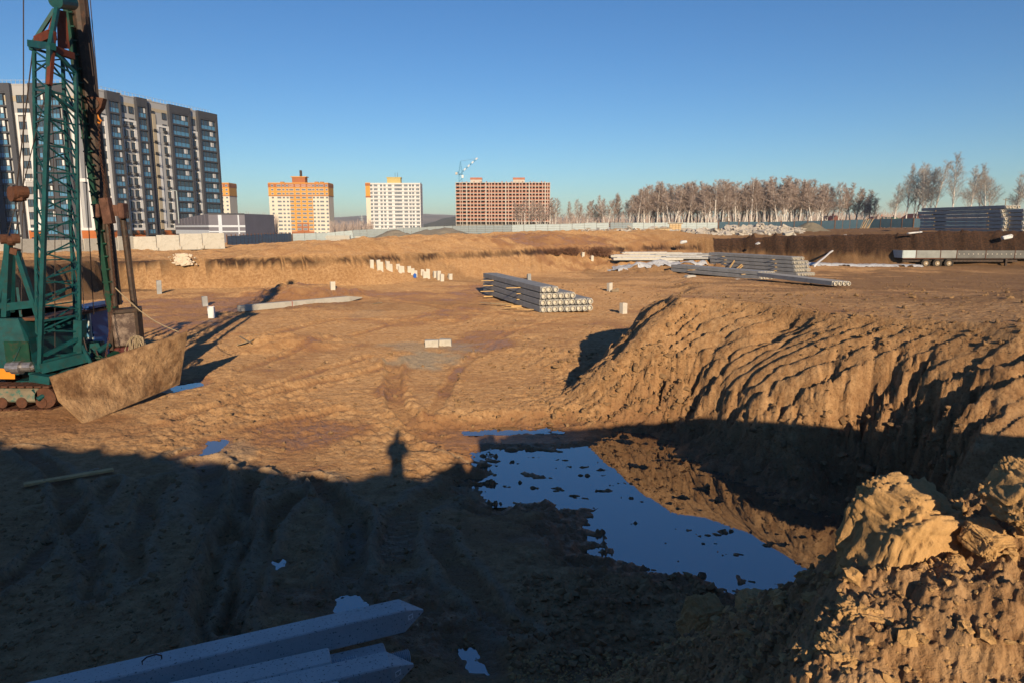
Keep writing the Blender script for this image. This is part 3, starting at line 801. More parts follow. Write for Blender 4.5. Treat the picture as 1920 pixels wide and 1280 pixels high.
# --- luffing tower crane behind it
def tower_crane():
    y = 620; blue = simple('blue_crane_paint', (.05, .22, .38), .5, .1, .5); wht = simple('white_crane_paint', (.7, .68, .66), .5, .05, .5)
    base = W(864.5, 427, y)
    root = empty('tower_crane', (base.x, y, 0), 0, 'blue tower crane with blue and white striped jib above the unfinished block', 'crane')
    def zz(py): return EYE + (427 - py) * y / 1290
    m = MB(); a = 1.3
    for sx in (-a, a):
        for sy in (-a, a): m.bar((sx, sy, -2), (sx, sy, zz(325)), .3)
    z = -2.0; f = 1
    while z < zz(325) - 2.6:
        for s_ in (-a, a):
            m.bar((-a * f, s_, z), (a * f, s_, z + 2.6), .2); m.bar((s_, -a * f, z), (s_, a * f, z + 2.6), .2)
        z += 2.6; f = -f
    m.build('mast', blue, root)
    m = MB(); m.bb(-1.8, 1.8, -1.8, 1.8, zz(331), zz(329)); m.bb(-2.6, -1.2, -1, 1, zz(329), zz(326)); m.build('slewing_platform', blue, root)
    m = MB(); m.bb(1.2, 2.8, -1.6, 0, zz(337), zz(332)); m.build('cab', wht, root)
    m = MB()
    for s_ in (-1, 1): m.bar((-1.2, s_, zz(325)), (.2, 0, zz(307)), .35); m.bar((1.4, s_, zz(325)), (.2, 0, zz(307)), .35)
    for k in range(5):
        q = zz(325) + (zz(309) - zz(325)) * k / 5; ww = 1.3 * (1 - k / 5.5); m.bar((-ww, -1, q), (ww, 1, q + 1.5), .2)
    m.build('tower_head', blue, root)
    p0 = Vector((1.6, 0, zz(327))); p1 = Vector((W(896, 303, y).x - base.x, 0, zz(302)))
    nseg = 8
    for k in range(nseg):
        A_ = p0.lerp(p1, k / nseg); B_ = p0.lerp(p1, (k + 1) / nseg); q = MB(); up = Vector((-.6, 0, .8)) * .9
        for s_ in (-.6, .6): q.bar(A_ + Vector((0, s_, 0)), B_ + Vector((0, s_, 0)), .28)
        q.bar(A_ + up, B_ + up, .28)
        q.bar(A_ + Vector((0, -.6, 0)), B_ + up, .2); q.bar(A_ + up, B_ + Vector((0, .6, 0)), .2); q.bar(A_ + Vector((0, -.6, 0)), B_ + Vector((0, .6, 0)), .2)
        q.build('jib_section', wht if k % 2 else blue, root)
    q = MB(); q.bar((.2, 0, zz(307)), p1, .12); q.build('pendant_line', M['cable'], root)
    q = MB(); q.bb(-4.4, -2.6, -1, 1, zz(331), zz(327)); q.build('counterweight', frame_c, root)
tower_crane()

# ================================================================== the big grey apartment building
def big_building():
    top = EYE + 32.4; G0 = 1.2; st = 2.95
    A0 = Vector((W(-150, 427, 165).x, 165, 0)); A1 = Vector((W(163, 427, 165).x, 165, 0)); A2 = Vector((W(409, 427, 207).x, 207, 0))
    root = empty('apartment_building', (A1.x, A1.y, 0), 0, 'large grey and white apartment building with dark glazed balcony bays', 'building')
    O = Vector((A1.x, A1.y, 0))
    wins = {}
    def wing(P, Q, pys):
        d = (Q - P); L = d.length; d.normalize(); n = Vector((d.y, -d.x, 0)); ang = math.atan2(d.y, d.x)
        rot = Matrix.Rotation(ang, 3, 'Z')
        def s_at(px, py=200):
            r_ = ray(px, py); # intersect vertical plane
            t = (P - Vector((0, 0, 0))).dot(n) / Vector((r_.x, r_.y, 0)).dot(n)
            return (Vector((r_.x * t, r_.y * t, 0)) - P).dot(d)
        class F: pass
        f = F(); f.P = P - O; f.rot = rot; f.ang = ang; f.s = s_at; f.L = L
        def bb(mb, s0, s1, o0, o1, z0, z1):      # o = outward offset
            c = f.P + rot @ Vector(((s0 + s1) / 2, -(o0 + o1) / 2, (z0 + z1) / 2))
            mb.box(c, (abs(s1 - s0), abs(o1 - o0), abs(z1 - z0)), rot); return mb
        f.bb = bb
        def part(name, mat, s0, s1, o0, o1, z0, z1): return bb(MB(), s0, s1, o0, o1, z0, z1).build(name, mat, root)
        f.part = part
        def win(s, w, h, zc, n, o, kind='plain'):
            key = (round(w, 1), round(h, 1), n, kind)
            if key not in wins:
                wins[key] = (window_mesh('window', w, h, n, .09, rail=(-.15 if kind == 'balcony' else None), depth=.16), )
                if kind == 'balcony':
                    q = MB(); q.bb(-w / 2 + .1, w / 2 - .1, -.1, -.06, -h / 2 + .1, -.2)
                    for k in range(1, n * 2): q.bb(-w / 2 + w * k / (n * 2) - .02, -w / 2 + w * k / (n * 2) + .02, -.13, -.1, -h / 2 + .1, -.2)
                    wins[key] += (q.mesh('glass_panel'),)
                    q = MB(); x0 = w * (.12 + .1 * (n % 2)); q.bb(x0, x0 + w * .2, -.095, -.07, -.05, h / 2 - .15); wins[key] += (q.mesh('curtain'),)
            me = wins[key]; loc = f.P + rot @ Vector((s, -o, zc))
            wo_ = link('window', me[0], [M['frame_dark'], M['dark_glass']], root, loc, ang)
            if kind == 'balcony':
                link('glass_panel', me[1], M['blue_glass'], wo_); 
                if int(s * 7 + zc * 13) % 3: link('curtain', me[2], M['white_paint'], wo_)
            return wo_
        f.win = win
        return f
    def bay(f, s0, s1, out, ncol, rows=12, panes=3, dark=True):
        m_ = M['dark_plaster']
        e = (s1 - s0) * .11
        f.part('bay_pier', m_, s0, s0 + e, -.1, out, G0, top + .3); f.part('bay_pier', m_, s1 - e, s1, -.1, out, G0, top + .3)
        f.part('bay_head', m_, s0 + e, s1 - e, -.1, out, top - 1.6, top + .3)
        if ncol == 2: mid = (s0 + s1) / 2; f.part('bay_pier', m_, mid - e * .6, mid + e * .6, -.1, out, G0, top - 1.6)
        cw = (s1 - s0 - 2 * e) / ncol - (e if ncol == 2 else 0)
        for r_ in range(rows):
            z1 = top - 1.6 - r_ * st
            f.part('floor_band', m_, s0 + e, s1 - e, -.05, out - .05, z1 - .36, z1)
            for c_ in range(ncol):
                sc = s0 + e + (cw + (e * 1.2 if ncol == 2 else 0)) * c_ + cw / 2 + .01
                f.win(sc, cw, st - .36, z1 - .36 - (st - .36) / 2, panes, out - .45, 'balcony')
    # right wing -----------------------------------------------------
    f = wing(A1, A2, None)
    body = f.bb(MB(), 0, f.L, -14, 0, -2, top); body.build('wall', M['grey_plaster'], root)
    S = lambda px: f.s(px, 200 + max(0, px - 200) * .12)
    # cream band under the roof and parapet
    f.part('cream_band', M['cream_plaster'], 0, f.L, 0, .05, top - 2.4, top - 1.5); f.part('parapet', M['grey_plaster'], -.1, f.L + .1, -14.1, .1, top, top + .25)
    for (a_, b_) in ((163, 197), (222, 252), (290, 313), (353, 367)):
        s0, s1 = S(a_), S(b_)
        f.part('ground_floor_cladding', M['orange_clad'], s0, s1, 0, .12, G0 - 2, G0 + 3.0)
        f.part('white_pier', M['white_paint'], s0, s0 + .8, 0, .25, G0 + 3.0, top - 5.6); f.part('white_pier', M['white_paint'], s1 - .8, s1, 0, .25, G0 + 3.0, top - 5.6)
        if s1 - s0 > 5: f.part('white_pier', M['white_paint'], (s0 + s1) / 2 - .3, (s0 + s1) / 2 + .3, 0, .25, G0 + 3.0, top - 6.1)
        f.part('white_band', M['white_paint'], s0, s1, 0, .27, top - 6.1, top - 5.6); f.part('white_band', M['white_paint'], s0, s1, 0, .27, G0 + 2.7, G0 + 3.3)
    bay(f, S(197), S(222), .9, 1); bay(f, S(252), S(272), .9, 1); bay(f, S(313), S(353), .9, 1, panes=4); bay(f, S(367), S(403), .9, 1, panes=4)
    f.part('recess_wall', M['dark_plaster'], S(274), S(281), 0, .3, G0, top - .5); f.part('recess_wall', M['cream_plaster'], S(283), S(289), 0, .3, G0 + 3, top - 3)
    for (a_, n_) in ((174, 1), (190, 1), (230, 1), (244, 1), (286, 1), (306, 1), (360, 1)):
        s_ = S(a_)
        for r_ in range(11):
            zc = top - 1.6 - r_ * st - 1.5
            if r_ == 0 and a_ in (174,): continue
            f.win(s_, 1.35 if a_ != 286 else .9, 1.7, zc, 2, .07)
            if a_ in (230, 244, 286, 306, 360) and r_ > 0:
                q = MB(); z_ = zc - 1.35; f.bb(q, s_ - .75, s_ + .65, .02, .75, z_ - .02, z_ + .03)
                for k in range(5): f.bb(q, s_ - .75 + k * .34, s_ - .70 + k * .34, .70, .74, z_, z_ + .55)
                f.bb(q, s_ - .75, s_ + .65, .7, .76, z_ + .5, z_ + .56); f.bb(q, s_ - .5, s_ + .35, .1, .5, z_ + .02, z_ + .5)
                q.build('air_conditioner_basket', M['frame_dark'], root)
    # left wing ------------------------------------------------------
    g = wing(A0, A1, None)
    body = g.bb(MB(), 0, g.L, -14, 0, -2, top); body.build('wall', M['grey_plaster'], root)
    g.part('cream_band', M['cream_plaster'], 0, g.L, 0, .05, top - 3.6, top - 2.4); g.part('parapet', M['grey_plaster'], 0, g.L, -14.1, .1, top, top + .25)
    T = lambda px: g.s(px, 200)
    bay(g, T(-55), T(26), .9, 2); bay(g, T(60), T(127), .9, 2)
    for (a_, b_) in ((28, 58), (130, 161)):
        s0, s1 = T(a_), T(b_)
        g.part('white_pier', M['white_paint'], s0 + .1, s0 + .6, 0, .25, G0 + 3, top - 6.2); g.part('white_pier', M['white_paint'], s1 - 1.2, s1 - .1, 0, .25, G0 + 3, top - 6.2)
        g.part('white_band', M['white_paint'], s0, s1, 0, .27, top - 6.7, top - 6.2); g.part('white_band', M['white_paint'], s0, s1, 0, .27, G0 + 2.7, G0 + 3.3); g.part('white_band', M['white_paint'], s0, s1, 0, .2, G0 + 14, G0 + 14.8)
        g.part('ground_floor_cladding', M['orange_clad'], s0, s1, 0, .12, G0 - 2, G0 + 2.7)
    for a_ in (38, 50, -80, -110):
        for r_ in range(12): g.win(T(a_), 1.3, 1.7, top - 3.2 - r_ * st - 1.5 + 1.6, 2, .07)
    # corner tower piece between the wings, right end wall details, roof furniture
    random.seed(5)
    for k in range(9):
        s_ = f.L * (k + .5) / 9; q = MB(); f.bb(q, s_ - .6, s_ + .6, -6, -4.6, top, top + random.uniform(.8, 1.7)); q.build('roof_vent', M['grey_plaster'], root)
    q = MB()
    for k in range(40):
        s_ = f.L * k / 39; f.bb(q, s_ - .03, s_ + .03, -.3, -.24, top + .25, top + 1.2)
    f.bb(q, 0, f.L, -.3, -.24, top + 1.1, top + 1.16); q.build('roof_railing', M['galv'], root)
    q = MB()
    for k in range(40):
        s_ = g.L * k / 39; g.bb(q, s_ - .03, s_ + .03, -.3, -.24, top + .25, top + 1.2)
    g.bb(q, 0, g.L, -.3, -.24, top + 1.1, top + 1.16); q.build('roof_railing', M['galv'], root)
big_building()
# a tower outside the frame on the left that shades the foot of the left wing
def side_block(x, y, w, d, h, label):
    root = empty('apartment_block', (x, y, 0), 0, label, 'building')
    b = MB(); b.bb(-w / 2, w / 2, -d / 2, d / 2, -1, h); b.build('wall', M['grey_plaster'], root)
    b = MB(); b.bb(-w / 2 - .2, w / 2 + .2, -d / 2 - .2, d / 2 + .2, h, h + .5); b.build('parapet', M['dark_plaster'], root)
    wm_ = window_mesh('window', 1.8, 1.6, 2, .1)
    for k in range(int(w / 4)):
        for r_ in range(int(h / 2.95) - 1):
            link('window', wm_, [M['frame_white'], M['dark_glass']], root, (-w / 2 + 2 + k * 4, -d / 2 - .03, 2.2 + r_ * 2.95))
    return root
side_block(-119, 96, 22, 14, 46, 'grey tower block standing left of the view beside the big grey building')
side_block(-23, -92, 30, 14, 28.0, 'grey apartment block behind the bank where the photographer stands')

# ================================================================== low storage building
def shed():
    zb = .6; y = 158
    lil = simple('lilac_grey_sheet', (.15, .145, .18), .6, .1, .3); wh = simple('pale_blue_trim', (.55, .60, .68), .6, .05, .4)
    c0 = W(330, 427, 178); c1 = W(392, 427, y); c2 = W(460, 427, y + 3)
    root = empty('storage_building', (c1.x, c1.y, 0), 0, 'low lilac grey sheet clad building with pale blue trim beside the big building', 'building')
    O = Vector((c1.x, c1.y, 0))
    zl = EYE + (427 - 413) * 178 / 1290; zt = EYE + (427 - 401.5) * y / 1290
    P = [c0 - O, c1 - O, c2 - O, c2 - O + Vector((2, 14, 0)), c0 - O + Vector((-6, 12, 0))]
    vs = [(p.x, p.y, zb - 2) for p in P] + [(p.x, p.y, z) for p, z in zip(P, (zl, zt, zt, zt, zl))]
    m = MB(); m.add(vs, [(0, 1, 6, 5), (1, 2, 7, 6), (2, 3, 8, 7), (3, 4, 9, 8), (4, 0, 5, 9), (5, 6, 7, 8, 9)]); m.build('wall', lil, root)
    def strip(a, b, z0, z1, o=.06, name='trim_band', mat=wh):
        a = Vector((a.x, a.y, 0)); b = Vector((b.x, b.y, 0)); d = (b - a); L = d.length; d.normalize(); n = Vector((d.y, -d.x, 0))
        q = MB(); q.box((a + b) / 2 + n * o + Vector((0, 0, (z0 + z1) / 2)), (L, .1, z1 - z0), Matrix.Rotation(math.atan2(d.y, d.x), 3, 'Z')); return q.build(name, mat, root)
    def at(a, b, t): return a.lerp(b, t)
    a, b, e = P[0], P[1], P[2]
    strip(a, b, 4.65, 5.1); strip(b, e, 4.65, 5.1); strip(a, b, 3.0, 4.0); strip(b, e, 3.5, 3.8)
    strip(at(b, e, .26), at(b, e, .36), 1, zt - .3, .12, 'trim_post'); strip(at(b, e, .8), at(b, e, .84), 1, zt - .3, .12, 'trim_post')
    for k in range(10):
        t = k / 10; q = strip(at(a, b, t), at(a, b, t + .004), 5.2, zl + (zt - zl) * t - .1, .03, 'sheet_seam', lil)
    strip(at(b, e, .0), at(b, e, 1), zt - .18, zt + .1, .1, 'eave', M['dark_plaster']); 
    q = MB(); q.tube(P[0].lerp(P[1], .15) + Vector((0, -.6, 1)), P[0].lerp(P[1], .15) + Vector((0, -.6, 9)), .12, 6); q.bar(P[0].lerp(P[1], .15) + Vector((0, -.6, 9)), P[0].lerp(P[1], .15) + Vector((-1.6, -.6, 9.3)), .12); q.build('vent_pipe', M['galv'], root)
shed()

# ================================================================== fences
def fence_line(pts, step):
    """pts (px, distance, base z) -> list of (pos, direction) joints every step metres"""
    V = [Vector((W(px, 427, d).x, d, z)) for px, d, z in pts]; out = [V[0]]
    for a, b in zip(V, V[1:]):
        n = max(1, round(Vector((b.x - a.x, b.y - a.y)).length / step))
        out += [a.lerp(b, (k + 1) / n) for k in range(n)]
    return out
def concrete_fence():
    J = fence_line([(-190, 66, 1.2), (20, 73, 1.45), (153, 81, 1.4), (247, 87, 1.6), (420, 90, 2.05)], 2.45)
    root = empty('concrete_fence', J[0], 0, 'pale concrete panel fence along the left edge of the pit', 'fence')
    random.seed(11)
    for k in range(len(J) - 1):
        a, b = J[k] - J[0], J[k + 1] - J[0]; d = b - a; L = Vector((d.x, d.y)).length
        if L < .6: continue
        ang = math.atan2(d.y, d.x); h = 1.7 + random.uniform(-.06, .06)
        q = MB(); q.cbox((0, 0, h / 2), (L - .05, .16, h + .3), .03); o = q.build('panel', M['concrete_pale'], root)
        o.location = (a + b) / 2 + Vector((0, 0, random.uniform(-.04, .04))); o.rotation_euler = (random.uniform(-.03, .03), random.uniform(-.012, .012), ang)
        q = MB(); q.cbox((0, 0, .15), (.5, .5, .4), .04); q.build('foot_block', M['concrete_pale'], root, loc=a)
concrete_fence()
def metal_fence(pts, step, h, sheet, postm, label, ribs=8, post_w=.08, post_up=.12):
    J = fence_line(pts, step)
    root = empty('metal_fence', J[0], 0, label, 'fence'); random.seed(len(J)); cache = {}
    for k in range(len(J) - 1):
        a, b = J[k] - J[0], J[k + 1] - J[0]; d = b - a; L = Vector((d.x, d.y)).length
        q = MB(); q.bb(-post_w / 2, post_w / 2, -post_w / 2, post_w / 2, -.4, h + post_up); o = q.build('post', postm, root, loc=a)
        if L < .5: continue
        q = MB(); n = ribs * 2; vs = []; ww = L - .06
        for j in range(n + 1):
            z = h * j / n - .1; yy = .05 if j % 2 else 0
            vs += [(-ww / 2, yy - .09, z), (ww / 2, yy - .09, z)]
        fs = [(2 * j, 2 * j + 1, 2 * j + 3, 2 * j + 2) for j in range(n)]
        m0 = len(vs); vs += [(v[0], v[1] + .02, v[2]) for v in vs]; fs += [tuple(i + m0 for i in f_)[::-1] for f_ in fs]
        q.add(vs, fs); o = q.build('sheet', sheet, root)
        o.location = (a + b) / 2 + Vector((0, 0, random.uniform(-.05, .05))); o.rotation_euler = (random.uniform(-.02, .02), math.atan2(-d.z, L), math.atan2(d.y, d.x))
metal_fence([(424, 118, 1.15), (545, 170, 1.2)], 2.6, 2.1, simple('left_blue_sheet', (.14, .23, .29), .6, .2, .5), M['post'], 'dark blue corrugated fence with rusty posts beside the concrete fence', 8, .14, .15)
metal_fence([(548, 171, 1.2), (613, 176, 1.35), (662, 176, 2.0), (849, 156, 3.05), (960, 143, 3.2), (1142, 140, 3.7)], 2.56, 2.0, M['galv'], M['dark_steel'], 'long pale galvanised sheet fence across the back of the site', 5)
metal_fence([(1144, 147, 3.75), (1186, 160, 3.8), (1345, 164, 3.9)], 2.56, 1.95, M['galv'], M['dark_steel'], 'pale sheet fence stepping down behind the concrete rubble', 5)
metal_fence([(1347, 164, 3.95), (1440, 168, 3.95), (1565, 161, 4.25), (1631, 170, 4.6), (1712, 161, 4.75), (1960, 168, 4.6)], 2.9, 2.05, M['blue_sheet'], M['post'], 'dark blue corrugated fence at the right in front of the birches', 8, .2, .1)

# ================================================================== birches
bark = Mat('birch_bark'); bark.col(bark.mix(bark.ramp(bark.noise(3, 5, .7), [(.55, 0), (.62, 1)]), (.66, .62, .58), (.10, .08, .07))).set(.85)
twig = simple('twigs', (.36, .285, .25), .9, .2, .4)
twig_pale = simple('pale_twigs', (.36, .325, .30), .9, .2, .4)
def birch_meshes(seed, h, spread, dens=1.0, tw=.05, leaders=1):
    rd = random.Random(seed); t = MB(); c = MB()
    def grow(p, d, L, r, lvl, mb):
        n = 5 if lvl == 0 else 4; pts = [p.copy()]; rad = [r]
        q = p.copy(); dd = d.copy()
        for k in range(n):
            dd = (dd + Vector((rd.uniform(-1, 1), rd.uniform(-1, 1), rd.uniform(-.2, .6))) * (.06 if lvl == 0 else .14)).normalized()
            q = q + dd * L / n; pts.append(q.copy()); rad.append(max(r * (1 - (k + 1) / n * .85), tw * .5))
        mb.path(pts, rad, 6 if lvl == 0 else (4 if lvl == 1 else 3))
        return pts
    for l_ in range(leaders):
        lean = Vector((rd.uniform(-.12, .12) + (.2 * (l_ - (leaders - 1) / 2)), rd.uniform(-.08, .08), 1)).normalized()
        H_ = h * (1 - .12 * l_)
        tp = grow(Vector((.35 * l_, 0, -.5)), lean, H_, .24 - .04 * l_, 0, t)
        def on(f):
            k = min(int(f * 5), 4); return tp[k].lerp(tp[k + 1], f * 5 - k)
        nb = int(34 * dens / (1 if leaders == 1 else 1.3))
        for k in range(nb):
            f = .30 + .68 * (k / nb) ** .9; a = rd.uniform(0, 6.283); L = spread * (1.1 - f) * rd.uniform(.75, 1.25) * 1.55 + .6
            d = Vector((math.cos(a), math.sin(a), rd.uniform(.9, 1.9))).normalized()
            bp = grow(on(f), d, L, .055 * (1.2 - f) + .012, 1, t if rd.random() < .4 and f < .6 else c)
            for j in range(int(10 * dens)):
                ff = rd.uniform(.2, 1); i = min(int(ff * 4), 3); s_ = bp[i].lerp(bp[i + 1], ff * 4 - i)
                a2 = rd.uniform(0, 6.283); d2 = (d * .8 + Vector((math.cos(a2), math.sin(a2), rd.uniform(-.1, .9))) * .9).normalized()
                L2 = L * rd.uniform(.25, .5); e = s_ + d2 * L2
                c.tube(s_, e, tw * .7, 3, tw * .3, caps=False)
                for j2 in range(4):
                    a3 = rd.uniform(0, 6.283); s3 = s_.lerp(e, rd.uniform(.3, 1)); d3 = (d2 + Vector((math.cos(a3), math.sin(a3), rd.uniform(-.6, .5))) * .9).normalized()
                    c.tube(s3, s3 + d3 * L2 * rd.uniform(.4, .8), tw * .5, 3, tw * .25, caps=False)
    return t.mesh('trunk'), c.mesh('crown')
BT = [birch_meshes(1, 14.5, 2.3, 1, leaders=1), birch_meshes(2, 14, 2.6, .9, leaders=2), birch_meshes(3, 15, 2.0, 1, leaders=1), birch_meshes(4, 13.5, 2.7, .9, leaders=2), birch_meshes(5, 14.5, 2.4, 1, leaders=1)]
BP = [birch_meshes(11, 18, 3.6, 1.1, .028, 2), birch_meshes(12, 18, 3.0, 1.2, .028, 1), birch_meshes(13, 17, 4.2, 1.1, .028, 2)]
def birch(px, y, topy, kind, label, group, mat=twig, sx=1.0):
    zb = float(land(np.array([W(px, 427, y).x]), np.array([float(y)]), np.array([float(y)]))[0])
    ht = EYE + (427 - topy) * y / 1290 - zb
    tm, cm_ = kind; H0 = max(v.co.z for v in cm_.vertices)
    root = empty('birch_tree', (W(px, 427, y).x, y, zb), random.uniform(0, 6.28), label, 'tree', group)
    k = ht / H0; root.scale = (k * sx, k * sx, k)
    link('trunk', tm, bark.m, root); link('crown', cm_, mat, root)
random.seed(21)
gl_ = 'bare birches massed in the long grove behind the fence'
for k in range(84):
    px = 1180 + (1548 - 1180) * (k + random.uniform(-.3, .3)) / 83; row = k % 3
    tp = np.interp(px, [1180, 1210, 1240, 1320, 1400, 1480, 1530, 1550], [362, 352, 343, 341, 338, 332, 338, 352]) + random.uniform(-3, 9)
    birch(px, 205 + row * 9 + random.uniform(-2, 2), tp, BT[k % 5], 'bare birch massed among many alike in the long grove behind the fence', gl_, sx=1.12)
CO = {2: ['left', 'right'], 3: ['left', 'middle', 'right'], 5: ['leftmost', 'second', 'middle', 'fourth', 'rightmost'], 6: ['leftmost', 'second', 'third', 'fourth', 'fifth', 'rightmost'], 7: ['leftmost', 'second', 'third', 'middle', 'fifth', 'sixth', 'rightmost']}
def clump(data, label, group, mat=twig_pale, kinds=BT, y=215, sx=1.0):
    for k, (px, tp) in enumerate(data):
        lab = label if len(data) == 1 else '%s %s' % (CO[len(data)][k], label)
        birch(px, y + random.uniform(-6, 6), tp, kinds[k % len(kinds)], lab, group, mat, sx)
clump([(972, 380), (983, 374), (996, 378), (1008, 375), (1018, 378), (1030, 371), (1041, 372)], 'bare birch of the clump in front of the unfinished brick block', 'birches in front of the brick block', y=235, sx=1.1)
clump([(1068, 378), (1083, 374)], 'slender bare birch in the gap right of the clump by the brick block', 'slender pair of birches', sx=.8)
clump([(1100, 378), (1112, 376), (1124, 373), (1136, 366), (1147, 363), (1160, 367)], 'bare birch of the low clump left of the long grove', 'birches left of the long grove', sx=1.1)
clump([(1562, 350), (1572, 343), (1583, 344), (1596, 345), (1604, 352)], 'bare birch of the small clump right of the long grove', 'birches right of the long grove', sx=1.0)
clump([(1618, 372), (1628, 357), (1637, 372)], 'low bushy birch standing over the leaning poles', 'low birches over the leaning poles', sx=1.2)
clump([(1676, 345), (1697, 309), (1712, 306)], 'bushy bare birch left in the tall group at the right', 'left birches of the tall group', kinds=BP, y=190)
clump([(1728, 312), (1745, 303)], 'pale forked birch in the middle of the tall group at the right', 'middle birches of the tall group', kinds=BP[::2], y=186)
clump([(1783, 288)], 'tallest narrow bare birch at the right, alone between two clumps', None, kinds=[BP[1]], y=186)
clump([(1815, 312), (1832, 308), (1850, 322)], 'wide bare birch behind the tall stack of concrete piles', 'birches behind the tall pile stack', kinds=BP, y=186)
clump([(1902, 330), (1922, 292)], 'dark bare birch cut by the right edge of the view', 'birches at the right edge', kinds=BP, y=180, mat=twig)
# distant woods as one mass
def woods(px0, px1, y, h, n, name='distant_wood'):
    rd = random.Random(px0); m = MB()
    for k in range(n):
        px = rd.uniform(px0, px1); yy = y + rd.uniform(-20, 20); x = W(px, 427, yy).x; z = float(land(np.array([x]), np.array([float(yy)]), np.array([float(yy)]))[0]) - 1; hh = h * rd.uniform(.6, 1.1)
        m.tube((x, yy, z), (x + rd.uniform(-.5, .5), yy, z + hh), .14, 3, .05, caps=False)
        for j in range(5):
            z2 = z + hh * rd.uniform(.3, .9); m.tube((x, yy, z2), (x + rd.uniform(-1.6, 1.6), yy, z2 + hh * .25), .06, 3, .02, caps=False)
    return tag(m.build(name, twig), 'bare brown wood on the plain far behind the fences', 'wood', kind='stuff')
woods(455, 520, 330, 10, 260); woods(618, 700, 420, 9, 220, 'distant_wood'); woods(1030, 1700, 300, 8, 1200, 'distant_wood'); woods(1640, 2000, 260, 6, 500, 'distant_wood')

# ================================================================== little houses beyond the fence
def house(px, y, w, h, rh, wall, roof, label):
    x = W(px, 427, y).x; root = empty('house', (x, y, 2.5), R(12), label, 'house')
    q = MB(); q.bb(-w / 2, w / 2, -3, 3, 0, h); q.build('wall', wall, root)
    q = MB(); q.prism([(-w / 2 - .4, h), (w / 2 + .4, h), (0, h + rh)], -3.4, 3.4); q.build('roof', roof, root)
    q = MB(); q.bb(w * .18, w * .18 + .5, -.3, .3, h + rh * .4, h + rh + .7); q.build('chimney', brick, root)
    wm_ = window_mesh('window', 1.0, 1.2, 2, .1)
    for xx in (-w * .25, w * .2): link('window', wm_, [M['frame_white'], M['dark_glass']], root, (xx, -3.03, h * .6))
green_roof = simple('green_metal_roof', (.03, .11, .07), .5, .1, .5); brown_roof = simple('brown_metal_roof', (.16, .06, .045), .6, .1, .5)
house(1555, 245, 5, 4.0, 2.2, M['white_paint'], brown_roof, 'small white house with a brown gable roof behind the right birch clump')
house(1664, 250, 12, 4.0, 1.8, brick, green_roof, 'low brick house with a green metal roof behind the fence')
house(1644, 262, 7, 4.4, 1.8, brick, brown_roof, 'small brick house with a dark red roof left of the green roofed house')
house(1712, 236, 6, 4.5, 2.2, M['cream_plaster'], brown_roof, 'small pale gabled house beside the tall pile stack')
def pole(px, y, topy, label):
    x = W(px, 427, y).x; root = empty('utility_pole', (x, y, 2), 0, label, 'pole')
    zt = EYE + (427 - topy) * y / 1290 - 2
    q = MB(); q.tube((0, 0, 0), (0, 0, zt), .16, 7, .1); q.build('shaft', M['old_wood'], root)
    q = MB(); q.bar((-.9, 0, zt - .6), (.9, 0, zt - .6), .12); q.build('crossarm', M['old_wood'], root)
pole(1880, 230, 373, 'thin utility pole behind the tall pile stack at the right')
pole(1362, 200, 405, 'short pole showing above the fence by the grove')
def pylon():
    y = 900; x = W(679, 427, y).x; root = empty('power_pylon', (x, y, 0), 0, 'faint steel power pylon between the orange and the white block', 'pylon')
    zt = EYE + (427 - 404) * y / 1290; q = MB()
    for s_ in (-1, 1): q.bar((s_ * 2.2, 0, -3), (s_ * .3, 0, zt), .35)
    for k in range(6): z = k * 3.2; w_ = 2.1 - k * .3; q.bar((-w_, 0, z), (w_ - .2, 0, z + 3), .22)
    q.build('tower', M['galv'], root)
    q = MB(); q.bar((-3.4, 0, zt - 3), (3.4, 0, zt - 3), .3); q.bar((-2.4, 0, zt - 6.5), (2.4, 0, zt - 6.5), .3); q.build('crossarm', M['galv'], root)
pylon()
# ================================================================== pile stacks
def pile_meshes(a, L, ringless=False):
    q = MB(); q.cbox((0, -L / 2, a / 2), (a, L, a), .012); shaft = q.mesh('shaft')
    n = 14; R1, R0 = a * .47, a * .34; m = MB(); vs = []; fs = []
    for (yy, rr) in ((-.01, R1), (.17, R1), (.17, R0), (-.05, R0 * .92)):
        for k in range(n): t = 2 * math.pi * k / n; vs.append((rr * math.cos(t), yy, a / 2 + rr * math.sin(t)))
    for j in range(3):
        for k in range(n): fs.append((j * n + k, j * n + (k + 1) % n, (j + 1) * n + (k + 1) % n, (j + 1) * n + k))
    m.add(vs, fs); ring = m.mesh('end_ring')
    m = MB(); m.tube((0, -.05, a / 2), (0, .02, a / 2), R0 * .9, n); bore = m.mesh('bore')
    # near end is at +y of the part, so flip to -y
    for me in (ring, bore, shaft):
        for v in me.vertices: v.co.y = -v.co.y
        me.flip_normals()
    return shaft, ring, bore
PM = {}
def pile(a, L, loc, rz, label, group, mat='concrete'):
    """square pile whose socket end looks towards -y of itself, body runs towards +y"""
    if (a, L) not in PM: PM[a, L] = pile_meshes(a, L)
    s_, r_, b_ = PM[a, L]
    root = empty('concrete_pile', loc, rz, label, 'concrete pile', group)
    link('shaft', s_, M[mat], root); link('end_ring', r_, M['concrete_pale'], root); link('bore', b_, M['bore'], root)
    return root
ORD = ['first', 'second', 'third', 'fourth', 'fifth', 'sixth', 'seventh', 'eighth', 'ninth', 'tenth', 'eleventh']
LAYN = {3: ['bottom', 'middle', 'top'], 2: ['bottom', 'top'], 4: ['bottom', 'second', 'third', 'top'], 5: ['bottom', 'second', 'third', 'fourth', 'top'],
        6: ['bottom', 'second', 'third', 'fourth', 'fifth', 'top'], 7: ['bottom', 'second', 'third', 'fourth', 'fifth', 'sixth', 'top']}
